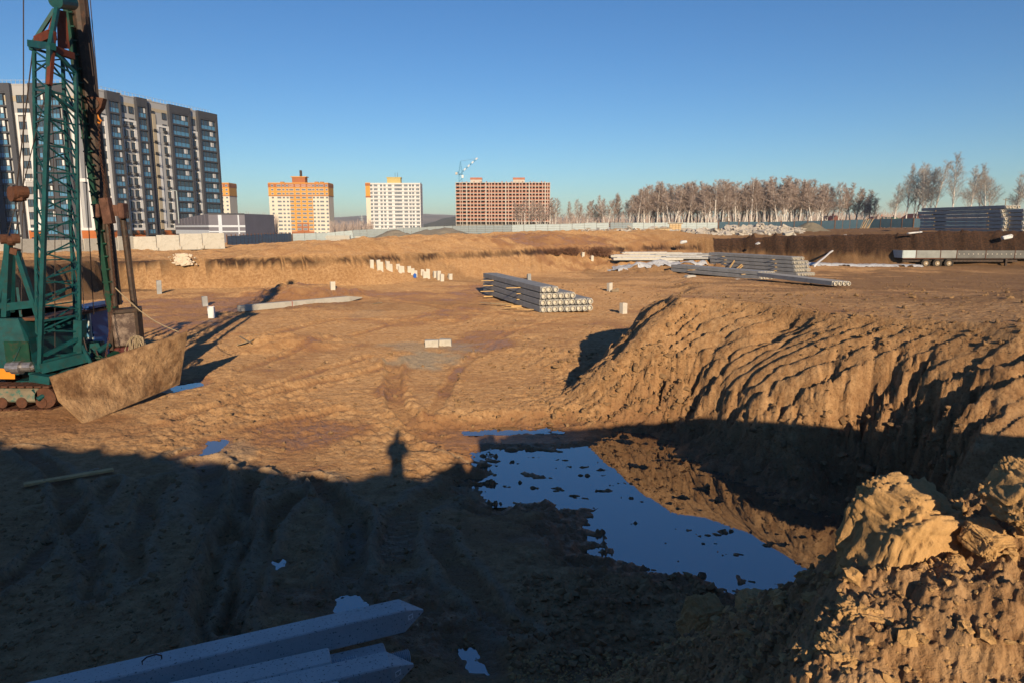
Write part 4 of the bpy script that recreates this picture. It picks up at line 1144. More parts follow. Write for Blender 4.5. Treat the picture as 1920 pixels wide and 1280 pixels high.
def stack(base, az, a, pitch, gap, layers, L, where, group, z0, step_in=0, blocks=(.18, .72), blk=(.34, .05), jit=.03):
    """base = near left bottom corner; az = azimuth of the away direction; layers = (count, sideways offset, lengthwise offset)"""
    d = Vector((math.sin(az), math.cos(az), 0)); n = Vector((math.cos(az), -math.sin(az), 0)); rz = -az
    rd = random.Random(len(layers) * 31 + int(base.y)); names = LAYN[len(layers)]
    for li, (cnt, off, lo) in enumerate(layers):
        z = z0 + li * (a + gap)
        for k in range(cnt):
            p = base + n * (off + a / 2 + k * pitch) + d * (lo + rd.uniform(-jit, jit) * 3)
            pile(a, L, (p.x, p.y, z), rz + rd.uniform(-.002, .002), '%s pile from the left, %s layer of %s' % (ORD[k], names[li], where) if cnt > 1 else 'single pile lying as the %s layer of %s' % (names[li], where), group)
        if li:
            for bi, f in enumerate(blocks):
                w = max(cnt * pitch, .4); ex = rd.uniform(.1, blk[0]); c = base + n * (off + w / 2 - ex / 2) + d * (lo + L * f + rd.uniform(-.15, .15))
                q = MB(); q.box((0, 0, 0), (w + ex, .12, gap - .004)); o = q.build('timber_spacer', M['wood'], None, loc=(c.x, c.y, z - gap / 2), rz=rz + rd.uniform(-.04, .04))
                tag(o, '%s timber spacer under the %s layer of %s' % (('nearer', 'farther', 'farthest')[bi], names[li], where), 'timber', 'timber spacers between concrete piles')
# centre stack: nine wide
cb = G(1012, 592, .02); cz = gh(cb.x + 1, cb.y + 1)
caz = R(-17.4)
stack(Vector((cb.x, cb.y, 0)), caz, .30, .335, .05, [(9, 0, 0), (9, .02, .1), (6, .02, .1), (3, 0, 0)], 11.5, 'the centre stack', 'piles of the centre stack', cz + .06, blocks=(.30, .78), blk=(.9, .05))
d_ = Vector((math.sin(caz), math.cos(caz), 0)); n_ = Vector((math.cos(caz), -math.sin(caz), 0))
for k, (t, s_, ln, rz_) in enumerate([(1.0, 1.7, 3.2, -.3), (3.5, 1.75, 3.2, -.3)]):
    c = Vector((cb.x, cb.y, 0)) + d_ * (t * 2.4 + .8) + n_ * 1.4
    q = MB(); q.box((0, 0, 0), (4.0, .14, .07)); o = q.build('timber_bearer', M['wood'], None, loc=(c.x, c.y, cz + .03), rz=-caz)
    tag(o, ('nearer' if k == 0 else 'farther') + ' timber bearer on the ground under the centre stack', 'timber', 'bearers under the centre stack')
# loose boards left of it
for k, (px, py, L_, rz_, lab) in enumerate([(955, 572, 2.3, -12, 'upper'), (975, 576, 1.6, 4, 'middle'), (962, 581, 1.1, 20, 'lowest'), (925, 574, 1.7, -20, 'leftmost'), (985, 586, .9, -5, 'shortest')]):
    p = hit(px, py); zz = p.z
    q = MB(); q.cbox((0, 0, 0), (L_, .13, .035), .006); o = q.build('loose_board', M['wood'] if k != 3 else M['old_wood'], None, loc=(p.x, p.y, zz + .05 + .03 * k)); o.rotation_euler = (.05, .04, R(rz_))
    tag(o, '%s of the loose boards beside the centre stack' % lab, 'board')
# middle right stack
def atpx(px, d, z=0): return Vector((W(px, 427, d).x, d, z))
ra = R(-21.7)
rb = atpx(1493, 62.5); rz0 = .25
stack(rb, ra, .30, .335, .05, [(6, .0, -.5), (6, 0, 0), (5, 0, 0), (5, 0, .1), (4, 0, .3)], 12, 'the rear right stack in the pit', 'piles of the rear right stack', rz0, blocks=(.18, .78), blk=(.5, .05))
rb2 = atpx(1432, 57.5)
stack(rb2, R(-24), .30, .335, .05, [(5, -.3, -.2), (5, 0, .2)], 12, 'the low front right stack', 'piles of the low front stack', .28, blocks=(.15, .7), blk=(.9, .05))
for k, px in enumerate((1298, 1388)):
    p = atpx(px, 62 - k * 4.6); c = MB(); c.cbox((0, 0, 0), (1.0, .8, .5), .14); o = c.build('concrete_block', M['concrete_pale'], None, loc=(p.x, p.y, .1), rz=.3)
    tag(o, ('left' if k == 0 else 'right') + ' pale concrete block carrying the low front stack', 'concrete block')
for k in range(3):
    b0 = G((1362, 1370, 1376)[k], (511, 512, 512)[k], .15); t0 = W((1379, 1400, 1405)[k], (486, 488, 487)[k], b0.y + 1.3)
    q = MB(); q.bar(b0 + Vector((0, 0, -.1)), t0, .14, .06); o = q.build('leaning_board', M['wood']); tag(o, '%s of the three yellow boards leaning on the low front stack' % ('leftmost', 'middle', 'rightmost')[k], 'board')
# three piles lying flat at the foot of the rear stack
fa = atpx(1458, 52.2); fb = atpx(1572, 45.5)
faz = math.atan2(fa.x - fb.x, fa.y - fb.y)
for k in range(4):
    nn = Vector((math.cos(faz), -math.sin(faz), 0)); p = fb + nn * (.34 * k); zg = gh(p.x, p.y)
    pile(.30, 9.0, (p.x, p.y, max(zg, .5) + .12), -faz, '%s of four piles lying side by side on the ramp' % ('leftmost', 'second', 'third', 'rightmost')[k], 'four piles on the ramp', 'concrete_pale')
# tall stack on the right bank
ta = R(-10.5)
tz = 3.98
tb = atpx(1880, 83.5); tb.z = 0
stack(tb, ta, .40, .43, .075, [(4, 0, 0)] * 4 + [(4, -.0, .25)] + [(5, 0, .4), (5, .1, .2)], 13.2, 'the tall stack on the right bank', 'piles of the tall stack', tz, blocks=(.15, .8), blk=(.08, .05), jit=.05)
tb2 = atpx(1916, 81.5)
stack(tb2, ta, .40, .43, .075, [(4, 0, 0)] * 6, 12, 'the stack at the right edge', 'piles of the stack at the right edge', tz, blocks=(.15,), blk=(.08, .05))
for k in range(2):
    c = tb + Vector((math.sin(ta), math.cos(ta), 0)) * (2.0 + 8.5 * k) + Vector((.9, 0, 0))
    q = MB(); q.box((0, 0, 0), (2.2, .25, .2)); o = q.build('timber_bearer', M['old_wood'], None, loc=(c.x, c.y, tz - .1), rz=-ta); tag(o, ('nearer' if k == 0 else 'farther') + ' bearer under the tall stack on the right bank', 'timber')

# ================================================================== driven pile heads
random.seed(9)
PO = [(697, 499, 488, 5.6, ''), (710, 503, 488, 5, ''), (715, 504, 492, 5, ''), (726.5, 503, 490, 5.2, ''), (732, 506, 496, 5.6, ''), (746, 504, 496, 6, ''), (749.5, 510, 499, 6, ''), (755, 510, 500, 6.2, ''),
      (767, 509, 500, 6.5, ''), (774, 514, 504, 5.6, ''), (779, 517, 508, 6.4, ''), (792, 515, 505.5, 6, ''), (796, 521, 509.5, 5.2, ''), (803, 521.5, 505, 7, ''), (815.8, 520, 509, 6, ''), (822.5, 525, 509, 7, ''), (828.7, 528, 514.7, 8, ''), (844, 524, 514, 8, '')]
nm = 'post'
def post(px, yb, yt, wpx, label, group, mat='bore', rot=None):
    p = hit(px, yb); zg = p.z
    h = max(.35, (yb - yt) * p.y / 1290); w = .30
    q = MB(); q.cbox((0, 0, h / 2 - .2), (w, w, h + .4), .015)
    vs = q.v; q.v = [(x + random.uniform(-.008, .008), y + random.uniform(-.008, .008), z + (random.uniform(-.05, .05) if z > 0 else 0)) for x, y, z in vs]
    o = q.build('concrete_post', M[mat], None, loc=(p.x, p.y, zg), rz=(random.uniform(.1, .6) if rot is None else rot)); o.rotation_euler[0] = random.uniform(-.04, .04); o.rotation_euler[1] = random.uniform(-.04, .04)
    return tag(o, label, 'pile head', group)
DESC = ['leftmost', 'second from the left', 'third from the left', 'fourth from the left', 'fifth from the left', 'sixth from the left', 'seventh from the left', 'eighth from the left', 'ninth from the left', 'tenth from the left', 'eleventh from the left',
        'eighth from the right', 'seventh from the right', 'sixth from the right', 'fifth from the right', 'fourth from the right', 'third from the right', 'second from the right', 'rightmost']
N_ = len(PO)
for k, (px, yb, yt, w, _) in enumerate(PO):
    lab = ('pile head %s in the long row of square concrete stubs' % (DESC[k] if k < 9 else (ORD[N_ - k - 1] + ' from the right' if k < N_ - 1 else 'rightmost')))
    post(px, yb, yt, w, lab, 'row of driven pile heads')
post(299, 551, 527, 7, 'grey pile head standing against the left back wall of the pit', 'lone pile heads', 'concrete')
post(385, 574, 556, 11, 'grey pile head just behind the white painted one', 'lone pile heads', 'concrete')
post(397.5, 596, 575, 12, 'white painted pile head at the butt of the long lying pile', 'lone pile heads', 'white_paint', .25)
post(624, 543, 529, 8, 'short pale pile head above the tip of the long lying pile', 'lone pile heads')
post(992, 527, 514, 8, 'pile head showing just behind the centre stack', 'lone pile heads', 'concrete')
post(1143, 547, 531, 10, 'pile head right of the centre stack with a rag at its foot', 'lone pile heads')
post(1168.5, 588, 568, 14, 'pale pile head standing nearest, right of the centre stack', 'lone pile heads')
post(1093, 480, 474, 5, 'tiny pile head farthest back in the middle of the pit', 'lone pile heads')
post(1110, 488, 480, 6, 'small pile head beside the dry bush at the back', 'lone pile heads')
# blue canister
p = hit(778, 521); q = MB(); q.tube((0, 0, 0), (0, 0, .3), .14, 10); q.tube((0, 0, .3), (0, 0, .38), .05, 8)
o = q.build('canister', simple('blue_plastic', (.02, .12, .5), .4, .05, 2), None, loc=(p.x, p.y, gh(p.x, p.y))); tag(o, 'small blue canister at the foot of a pile head in the row', 'canister')
# rag by the post
p = hit(1153, 548); q = MB(); q.cbox((0, 0, .08), (.6, .25, .2), .06); q.cbox((.25, .05, .16), (.25, .2, .2), .05); o = q.build('rag', M['old_wood'], None, loc=(p.x, p.y, gh(p.x, p.y)), rz=.5); tag(o, 'crumpled dark rag on the ground beside a pile head', 'rag')

# ================================================================== long pile lying on the floor, with a pointed tip
def pointed_pile(L, a, tip=.38, lab=False):
    """axis along +x, tip at x=0, body to -L, bottom z=0"""
    q = MB(); h = a / 2; c = .012
    sec = lambda x, k: [(x, (-h + c) * k, h - h * k), (x, (h - c) * k, h - h * k), (x, h * k, h + (-h + c) * k), (x, h * k, h + (h - c) * k), (x, (h - c) * k, h + h * k), (x, (-h + c) * k, h + h * k), (x, -h * k, h + (h - c) * k), (x, -h * k, h + (-h + c) * k)]
    xs = [(-L, 1), (-tip, 1), (-.02, .16), (0, .10)]; vs = []
    for x, k in xs: vs += sec(x, k)
    fs = [tuple(range(8)), tuple(range(24, 32))]
    for j in range(3):
        for k in range(8): fs.append((j * 8 + k, j * 8 + (k + 1) % 8, (j + 1) * 8 + (k + 1) % 8, (j + 1) * 8 + k))
    q.add(vs, fs); return q.mesh('shaft')
a_ = G(412, 583, .25); b_ = G(679, 559, .15)
za, zb_ = gh(a_.x, a_.y), gh(b_.x, b_.y); a_.z = za + .02; b_.z = zb_ + .0
dd = b_ - a_; L_ = dd.length
root = empty('long_pile', b_, 0, 'long pale concrete pile lying on the pit floor with its pointed tip to the right', 'concrete pile')
root.rotation_euler = (0, -math.asin(dd.z / L_), math.atan2(dd.y, dd.x))
link('shaft', pointed_pile(L_ - 1.1, .33, 1.1), M['concrete_pale'], root, (0, 0, 0))
q = MB(); q.bb(-L_ * .55 - .02, -L_ * .55 + .02, -.172, .172, -.005, .336); q.build('red_mark', simple('red_mark_paint', (.35, .05, .03), .8, .1, 5), root)

# ================================================================== broken kerb slab in the middle of the floor
for k, (px0, px1, yb, lab) in enumerate([(796, 822, 654, 'left half of the pale broken slab lying in the grey clay'), (823, 846, 652, 'right half of the pale broken slab lying in the grey clay')]):
    A_ = G(px0, yb, -.1); B_ = G(px1, yb, -.1); w = B_.x - A_.x; q = MB(); q.cbox((0, 0, 0), (w, .32, .30), .03)
    q.v = [(x + random.uniform(-.02, .02), y, z + random.uniform(-.015, .015)) for x, y, z in q.v]
    o = q.build('broken_slab', M['concrete_pale'], None, loc=((A_.x + B_.x) / 2, A_.y + .15, gh((A_.x + B_.x) / 2, A_.y) + .11), rz=R(3 - 8 * k)); tag(o, lab, 'slab')

# ================================================================== semi trailer
M['side_pale'] = simple('worn_side_board', (.25, .26, .25), .7, .2, 1); M['side_grey'] = simple('grey_side_board', (.13, .13, .125), .7, .2, 1)
def trailer():
    y = 77.5; x0 = W(1693, 480, y).x; root = empty('semi_trailer', (x0, y, .1), R(-1.5), 'long drop side semi trailer on three axles parked below the right bank', 'trailer')
    z1, z2 = 1.1, 1.95; q = MB(); q.bb(0, 14.5, .05, 2.5, z1 - .1, z1 + .05); q.bb(.2, 13, .4, .55, z1 - .45, z1 - .1); q.bb(.2, 13, 1.95, 2.1, z1 - .45, z1 - .1); q.build('chassis', M['dark_steel'], root)
    segs = [(0, 1.4, 'galv', ), (1.47, 4.1, 'side_pale'), (4.17, 5.9, 'side_pale'), (5.97, 9.1, 'side_grey'), (9.17, 12.3, 'side_grey'), (12.37, 14.5, 'side_grey')]
    for a, b, m_ in segs:
        q = MB(); q.bb(a, b, -.03, .03, z1, z2)
        for j in range(3): q.bb(a + .02, b - .02, -.05, -.03, z1 + .1 + j * .27, z1 + .2 + j * .27)
        q.build('side_board', M[m_], root)
        q = MB(); q.bb(a, b, 2.47, 2.53, z1, z2); q.build('side_board', M['galv'], root)
        q = MB(); q.bb(b, b + .07, -.07, .05, z1 - .1, z2 + .1); q.build('stake', M['rust'], root)
    q = MB(); q.bb(-.06, 0, 0, 2.5, z1, z2); q.build('tailboard', M['galv'], root)
    for k in range(16):
        q = MB(); xx = 6.2 + k * .52; q.tube((xx, -.08, z1 + .45), (xx, -.04, z1 + .45), .05, 8); q.build('lashing_ring', M['bore'], root)
    q = MB(); q.bb(0, 4.5, -.06, .05, z1 - .12, z1); q.build('edge_rail', M['rust'], root)
    q = MB(); q.tube((0, 0, 0), (0, .28, 0), .51, 24); tyre = q.mesh('tyre'); q = MB(); q.tube((0, -.02, 0), (0, .1, 0), .27, 18); rim = q.mesh('rim'); q = MB(); q.tube((0, -.08, 0), (0, -.02, 0), .1, 12); hub = q.mesh('hub')
    for k in range(3):
        for yy in (-.02, 2.2):
            w = empty('wheel', (2.62 + k * 1.28, yy, .5)); w.parent = root
            link('tyre', tyre, M['tyre'], w); link('rim', rim, M['old_wood'], w); link('hub', hub, M['bore'], w)
    q = MB(); q.bb(11.5, 11.7, .1, .3, 0, z1 - .1); q.bb(11.4, 11.8, 0, .4, -.05, .03); q.build('landing_leg', M['dark_steel'], root)
trailer()

# ================================================================== heaps of gravel and sand
def heap(px, w_px, topy, boty, d, label, depth_k=.8, mat=None, peaks=((0, 1),), seed=1):
    c = W(px, 427, d); w = w_px * d / 1288; zb = EYE - (boty - 427) * d / 1290; h = (boty - topy) * d / 1290
    n = 44; vs = []; fs = []; X = np.linspace(-1, 1, n); gx, gy = np.meshgrid(X, X)
    z = np.zeros(gx.shape)
    for (ox, kk) in peaks:
        r = np.sqrt(((gx - ox) / (kk if kk < 1 else 1)) ** 2 + gy ** 2) + .06 * fbm(gx * 3 + seed, gy * 3, 3)
        z = np.maximum(z, kk * np.clip(1 - r, 0, 1) ** 1.05)
    z = z * (1 - .14 * np.exp(-((gx) ** 2 + gy ** 2) / .03)) + .025 * fbm(gx * 9, gy * 9 + seed, 4)
    for i in range(n):
        for j in range(n): vs.append((gx[i, j] * w / 2, gy[i, j] * w / 2 * depth_k, z[i, j] * h / .92 - .3))
    for i in range(n - 1):
        for j in range(n - 1): fs.append((i * n + j, i * n + j + 1, (i + 1) * n + j + 1, (i + 1) * n + j))
    me = bpy.data.meshes.new('heap'); me.from_pydata(vs, [], fs); me.update(); me.polygons.foreach_set('use_smooth', [True] * len(me.polygons))
    o = link('gravel_heap', me, mat or M['gravel'], None, (c.x, c.y + w * depth_k * .3, zb + .15)); return tag(o, label, 'heap')
heap(735, 95, 428, 448, 126, 'left pale gravel heap in front of the galvanised fence', peaks=((0, 1), (.5, .6)), seed=2)
heap(822, 150, 424, 447, 122, 'largest gravel heap in front of the galvanised fence, with a flat double top', peaks=((.1, 1), (-.35, .75)), seed=5)
heap(900, 80, 436, 447, 118, 'low gravel heap at the right foot of the largest heap', seed=7)
heap(1527, 80, 414, 434, 112, 'dark cone of gravel in front of the blue fence at the right', mat=simple('dark_gravel', (.20, .175, .13), .95, .2, 5, bump=.6, bs=9), seed=3)
heap(1150, 100, 424, 436, 165, 'mound of pale earth behind the galvanised fence', mat=M['snow'], seed=11)
# slabs and blocks by the fence
def slabs(px, d, n, w, h, lab, z, mat='concrete_pale'):
    c = W(px, 427, d); root = empty('slab_stack', (c.x, d, z), R(4), lab, 'slab stack'); rd = random.Random(int(px))
    for k in range(n):
        q = MB(); q.cbox((0, 0, 0), (w * rd.uniform(.9, 1), 1.4, h), .02); q.build('slab', M[mat], root, loc=(rd.uniform(-.15, .15), 0, h / 2 + k * (h + .05)), rz=rd.uniform(-.03, .03))
slabs(634, 140, 4, 5.0, .22, 'low stack of pale concrete slabs in front of the galvanised fence, left of the heaps', 1.95)
slabs(676, 134, 2, 2.2, .25, 'short stack of pale slabs between the slab stack and the left gravel heap', 2.35)
def block_stack(px, d, nx, nz, s_, lab, z, roof=True):
    c = W(px, 427, d); root = empty('block_stack', (c.x, d, z), R(-8), lab, 'block stack'); rd = random.Random(int(px)); q = MB(); q.cbox((0, 0, 0), (s_ * .98, s_ * 1.4, s_ * .6), .03); me = q.mesh('block')
    bl = simple('ochre_block', (.50, .36, .20), .9, .15, 1)
    for i in range(nx):
        for j in range(nz): link('block', me, bl, root, ((i - nx / 2 + .5) * s_, rd.uniform(-.08, .08), s_ * .3 + j * s_ * .61))
    if roof:
        q = MB(); q.cbox((0, 0, nz * s_ * .61 + .12), (nx * s_ + .5, s_ * 1.8, .16), .02); q.build('cover_board', M['old_wood'], root)
block_stack(1266, 110, 4, 4, .46, 'taller ochre stack of blocks standing behind the concrete rubble', 4.0)
block_stack(1243, 106, 5, 2, .42, 'lower ochre stack of blocks left of the taller one, under a dark board', 3.85)
# timber pile on the rubble
c = W(1372, 427, 110); root = empty('timber_pile', (c.x, 110, 3.75), R(5), 'pile of old beams lying on the rubble in front of the fence', 'timber pile'); random.seed(4)
for k in range(14):
    q = MB(); q.cbox((0, 0, 0), (random.uniform(3, 5), .2, .18), .01); q.build('beam', M['old_wood'] if k % 3 else M['wood'], root, loc=(random.uniform(-.4, .4), (k % 5) * .25, .1 + (k // 5) * .22), rz=random.uniform(-.06, .06))
# poles leaning on the fence
for k in range(7):
    px = 1612 + k * 2.6; d = 150; p = W(px, 427, d); t = W(px + 9 + (k % 3) * 2, 411, d + 3); q = MB(); q.tube((p.x, d, 4.1), t, .09, 5, .06)
    o = q.build('leaning_pole', M['wood'] if k % 2 else M['old_wood']); tag(o, '%s thin wooden pole from the left leaning on the blue fence' % ORD[k], 'pole', 'poles leaning on the blue fence')

# ================================================================== concrete rubble
def rubble():
    rd = random.Random(77); root = empty('concrete_rubble', (atpx(1250, 108).x, 108, 2.6), 0, 'long bank of broken pale concrete slabs in front of the fence', 'rubble')
    O = root.location; meshes = []
    for k in range(10):
        q = MB(); q.cbox((0, 0, 0), (rd.uniform(.7, 1.6), rd.uniform(.6, 1.1), rd.uniform(.15, .4)), .04); q.v = [(x + rd.uniform(-.12, .12), y + rd.uniform(-.12, .12), z + rd.uniform(-.04, .04)) for x, y, z in q.v]; meshes.append(q.mesh('chunk'))
    mat = simple('rubble_concrete', (.48, .44, .39), .9, .25, .6, c2=(.27, .23, .18), bump=.4, bs=8)
    def spot():
        while True:
            px = rd.uniform(1040, 1505); f = rd.random()
            top = np.interp(px, [1040, 1080, 1160, 1250, 1330, 1380, 1440, 1505], [445, 434, 432, 428, 434, 426, 424, 432]); bot = np.interp(px, [1040, 1080, 1160, 1250, 1330, 1400, 1505], [446, 450, 452, 447, 446, 442, 441])
            d = 100 + 12 * f; py = bot + (top - bot) * f
            return px, py, d
    pos = [spot() for k in range(300)]
    for px, py, d in pos:
        p = W(px, py, d); o = link('chunk', rd.choice(meshes), mat, root, (p.x - O.x, p.y - O.y, p.z - O.z)); o.rotation_euler = (rd.uniform(-.9, .9), rd.uniform(-.9, .9), rd.uniform(0, 6.28)); s_ = rd.uniform(.6, 1.25); o.scale = (s_, s_, s_)
    q = MB()
    for k in range(1500):
        px, py, d = spot(); p = W(px, py + rd.uniform(-.5, 2.5), d); s_ = rd.uniform(.2, .6)
        q.cbox((p.x - O.x, p.y - O.y, p.z - O.z), (s_ * 1.6, s_, s_ * .5), s_ * .08, Matrix.Rotation(rd.uniform(0, 6), 3, 'Z') @ Matrix.Rotation(rd.uniform(-1, 1), 3, 'X'))
    o = q.build('small_rubble', mat, root); o['kind'] = 'stuff'
    # earth core under the chunks
rubble()
for k, (px, py, s_) in enumerate([(1478, 440, 1.2), (1488, 446, 1.0), (1470, 449, 1.1), (1500, 451, .8), (1444, 441, .7), (1548, 464, .8), (1465, 454, .6)]):
    p = atpx(px, 93); p.z = W(px, py, 93).z; q = MB(); q.cbox((0, 0, 0), (s_ * 1.1, s_ * .6, s_ * .5), .07); q.v = [(x + random.uniform(-.15, .15), y, z + random.uniform(-.1, .1)) for x, y, z in q.v]
    o = q.build('fallen_chunk', M['concrete_pale'], None, loc=p); o.rotation_euler = (.3, random.uniform(-.8, .8), random.uniform(0, 3)); tag(o, '%s pale concrete chunk slid from the rubble onto the dark bank' % ('topmost', 'largest', 'lowest left', 'lowest right', 'leftmost', 'rightmost', 'small')[k], 'concrete chunk', 'chunks slid from the rubble')

# ================================================================== patches of old snow
def patch(poly, lab=None, z=0.0, lift=.05, res=.35):
    P = [tuple(W(px, 427, d)[:2]) for px, d in poly]
    x0, x1 = min(p[0] for p in P), max(p[0] for p in P); y0, y1 = min(p[1] for p in P), max(p[1] for p in P)
    res = max(res, (x1 - x0) / 90, (y1 - y0) / 60)
    xs = np.arange(x0 - res, x1 + res * 2, res); ys = np.arange(y0 - res, y1 + res * 2, res); gx, gy = np.meshgrid(xs, ys); fx, fy = gx.ravel(), gy.ravel()
    hh = height(fx, fy, False) + .05; sd = sdist(fx, fy, P) + .5 * fbm(fx * .7, fy * .9, 4) * min(1, (x1 - x0) / 6)
    zz = hh + lift * np.clip(-sd / .25, -2, 1) * 1.2 + lift * .5 * fbm(fx * 2, fy * 2, 3) + .02
    keep = (sd < .3).reshape(gx.shape); nx = gx.shape[1]; vs = [(a, b, c) for a, b, c in zip(fx, fy, zz)]; fs = []
    for i in range(gx.shape[0] - 1):
        for j in range(nx - 1):
            if keep[i, j] and keep[i + 1, j] and keep[i, j + 1] and keep[i + 1, j + 1]: fs.append((i * nx + j, i * nx + j + 1, (i + 1) * nx + j + 1, (i + 1) * nx + j))
    me = bpy.data.meshes.new('snow'); me.from_pydata(vs, [], fs); me.update(); me.polygons.foreach_set('use_smooth', [True] * len(me.polygons))
    o = link('snow_patch', me, M['snow']); return tag(o, kind='structure')
M['ice'] = simple('grey_ice', (.30, .32, .35), .45, .15, 1.2, c2=(.40, .40, .39))
def snowy(poly, lift, mat=None):
    o = patch(poly, lift=lift)
    if mat: o.data.materials.clear(); o.data.materials.append(M[mat]); o.name = 'ice_patch'
snowy([(1142, 70.5), (1190, 71), (1270, 71.5), (1330, 72), (1330, 73.4), (1240, 73.6), (1150, 72.8)], .07)
random.seed(31)
for k, (px, d, L_, w_, rz_, lab) in enumerate([(1215, 74.2, 7.5, 1.5, .02, 'nearest of the long flat slabs lying behind the snow'), (1292, 74.8, 5.5, 1.5, -.03, 'slab lying end to end with the nearest one, at its right'),
        (1200, 77.0, 6.5, 1.4, -.02, 'left slab of the middle row left of the rear stack'), (1278, 77.4, 6.6, 1.4, .03, 'right slab of the middle row left of the rear stack'),
        (1222, 79.8, 7.0, 1.4, .03, 'left slab of the back row, topped with snow'), (1298, 80.2, 4.6, 1.3, -.02, 'short right slab of the back row')]):
    p = W(px, 427, d); z_ = max(gh(p.x + t_, d) for t_ in (-L_ * .4, 0, L_ * .4))
    q = MB(); q.cbox((0, 0, 0), (L_, w_, .24), .02); o = q.build('concrete_slab', M['concrete' if k % 2 else 'concrete_pale'], None, loc=(p.x, d, z_ + .08), rz=rz_); tag(o, lab, 'slab')
    q = MB(); q.cbox((-L_ * .1, -w_ * .2, .14), (L_ * .7, w_ * .5, .07), .03); q.build('snow_cover', M['snow'], o)
patch([(1500, 76.3), (1575, 77), (1690, 76), (1735, 76), (1735, 77.4), (1640, 78), (1560, 79.5), (1510, 80)], lift=.12)
SN_ = ['old snow lump on the dark wall above the snow sheet', 'old snow lump on the dark bank above the rear stack', 'old snow lump on the dark wall left of the trailer', 'slanting streak of old snow below the tall stack', 'long thin strip of old snow at the left foot of the tall stack', 'short strip of old snow on the bank below the leaning poles', 'thin strip of old snow left of the leaning poles', 'old snow lump beside the upper end of the white pipe']
for k, (px, py, w, h) in enumerate([(1282, 454, 12, 5), (1420, 457, 8, 3), (1640, 470, 14, 5), (1888, 445, 18, 7), (1715, 437, 26, 2), (1612, 443, 14, 3), (1578, 443, 18, 3), (1596, 458, 12, 5)]):
    d = 79.0 if px > 1690 else 86.0; p = W(px, py, d - .8); q = MB(); q.cbox((0, 0, 0), (w * d / 1288, .5, h * d / 1290), .1); q.v = [(x + random.uniform(-.1, .1), y, z + random.uniform(-.05, .05)) for x, y, z in q.v]
    o = q.build('snow_lump', M['snow'], None, loc=p); o.rotation_euler = (0, random.uniform(-.5, .1), 0); tag(o, SN_[k], 'snow', 'lumps of old snow on the right bank')
# spilled lime on the lip of the left wall
lm = MB(); random.seed(8)
for k in range(170):
    px = random.gauss(343, 10); py = random.uniform(477, 496); d = 52.0 - .0
    p = G(px, 545, 0); t = (py - 484) / 60; yy = 52.3 - max(0, t) * .9 if py > 484 else 52.5
    p = W(px, py, yy - .12 + random.uniform(-.1, .1)); s_ = random.uniform(.08, .28) * (1 - abs(px - 343) / 45); lm.cbox(p, (s_ * 1.5, .12, s_), .03, Matrix.Rotation(random.uniform(-.8, .8), 3, 'Y'))
o = lm.build('spilled_mortar', simple('pale_mortar', (.62, .52, .40), .9, .15, 3)); tag(o, 'splash of pale crumbled mortar down the lip of the left pit wall', 'mortar', kind='stuff')

# ================================================================== white hose, dry bushes, planks
q = MB(); pts = []
for px, py, d in [(1527, 500, 70), (1532, 494, 72), (1545, 484, 78), (1556, 474, 82), (1566, 468, 84), (1590, 464, 86), (1630, 457, 88), (1665, 450, 90)]: pts.append(W(px, py, d))
q.path(pts, .11, 6); o = q.build('plastic_pipe', M['white_paint'], smooth=True); tag(o, 'white plastic pipe curling down the bank behind the rear pile stack', 'pipe')
q = MB(); q.path([W(1535, 464, 85), W(1548, 463, 85), W(1562, 465, 85)], .08, 5); o = q.build('plastic_pipe', M['bore']); tag(o, 'short pale pipe lying on the bank left of the white curling pipe', 'pipe')
def bush(px, py, w, h, lab, z=.6):
    p = hit(px, py); rd = random.Random(int(px)); m = MB()
    for k in range(240):
        a = rd.uniform(0, 6.28); r_ = rd.uniform(0, w / 2); b = Vector((math.cos(a) * r_, math.sin(a) * r_ * .6, 0)); hh = h * rd.uniform(.3, 1)
        e = b + Vector((rd.uniform(-.6, .6), rd.uniform(-.6, .6), hh)); m.tube(b, e, .022, 3, .008, caps=False)
        for j in range(3): s_ = b.lerp(e, rd.uniform(.4, 1)); m.tube(s_, s_ + Vector((rd.uniform(-.4, .4), rd.uniform(-.4, .4), rd.uniform(0, .3))), .014, 3, .006, caps=False)
    o = m.build('dry_bush', simple('dry_weeds', (.16, .08, .05), .95, .2, 3), None, loc=(p.x, p.y, gh(p.x, p.y) - .05)); tag(o, lab, 'bush')
bush(1121, 480, 3.6, 1.1, 'wide dry brown bush on the scree left of the snow')
bush(1070, 478, 1.6, .8, 'small dry brown bush in the middle of the far scree')
bush(1038, 478, 1.6, .6, 'low dry weeds leftmost on the far scree')
def plank(p0, p1, w, t, lab, mat='wood', name='plank', lift=.04):
    a = hit(*p0); b = hit(*p1); a.z += lift; b.z += lift; dd = b - a
    q = MB(); q.cbox((0, 0, 0), (dd.length, w, t), .006); o = q.build(name, M[mat], None, loc=(a + b) / 2); o.rotation_euler = (0, -math.asin(dd.z / dd.length), math.atan2(dd.y, dd.x)); return tag(o, lab, 'plank')
plank((45, 915), (213, 886), .13, .05, 'long pale plank lying on the dark mud at the left', lift=.07)
plank((120, 900), (186, 882), .07, .03, 'thin weathered stick lying beside the long pale plank', 'old_wood', lift=.05)
plank((450, 640), (470, 652), .06, .03, 'short stick on a heap of dark sweepings beside the mast shadow', 'old_wood', lift=.2)
plank((446, 650), (475, 641), .2, .04, 'dark scrap board beside the mast shadow', 'old_wood', lift=.08)
plank((700, 571), (716, 569), .1, .04, 'small board left behind the tip of the lying pile', 'old_wood')

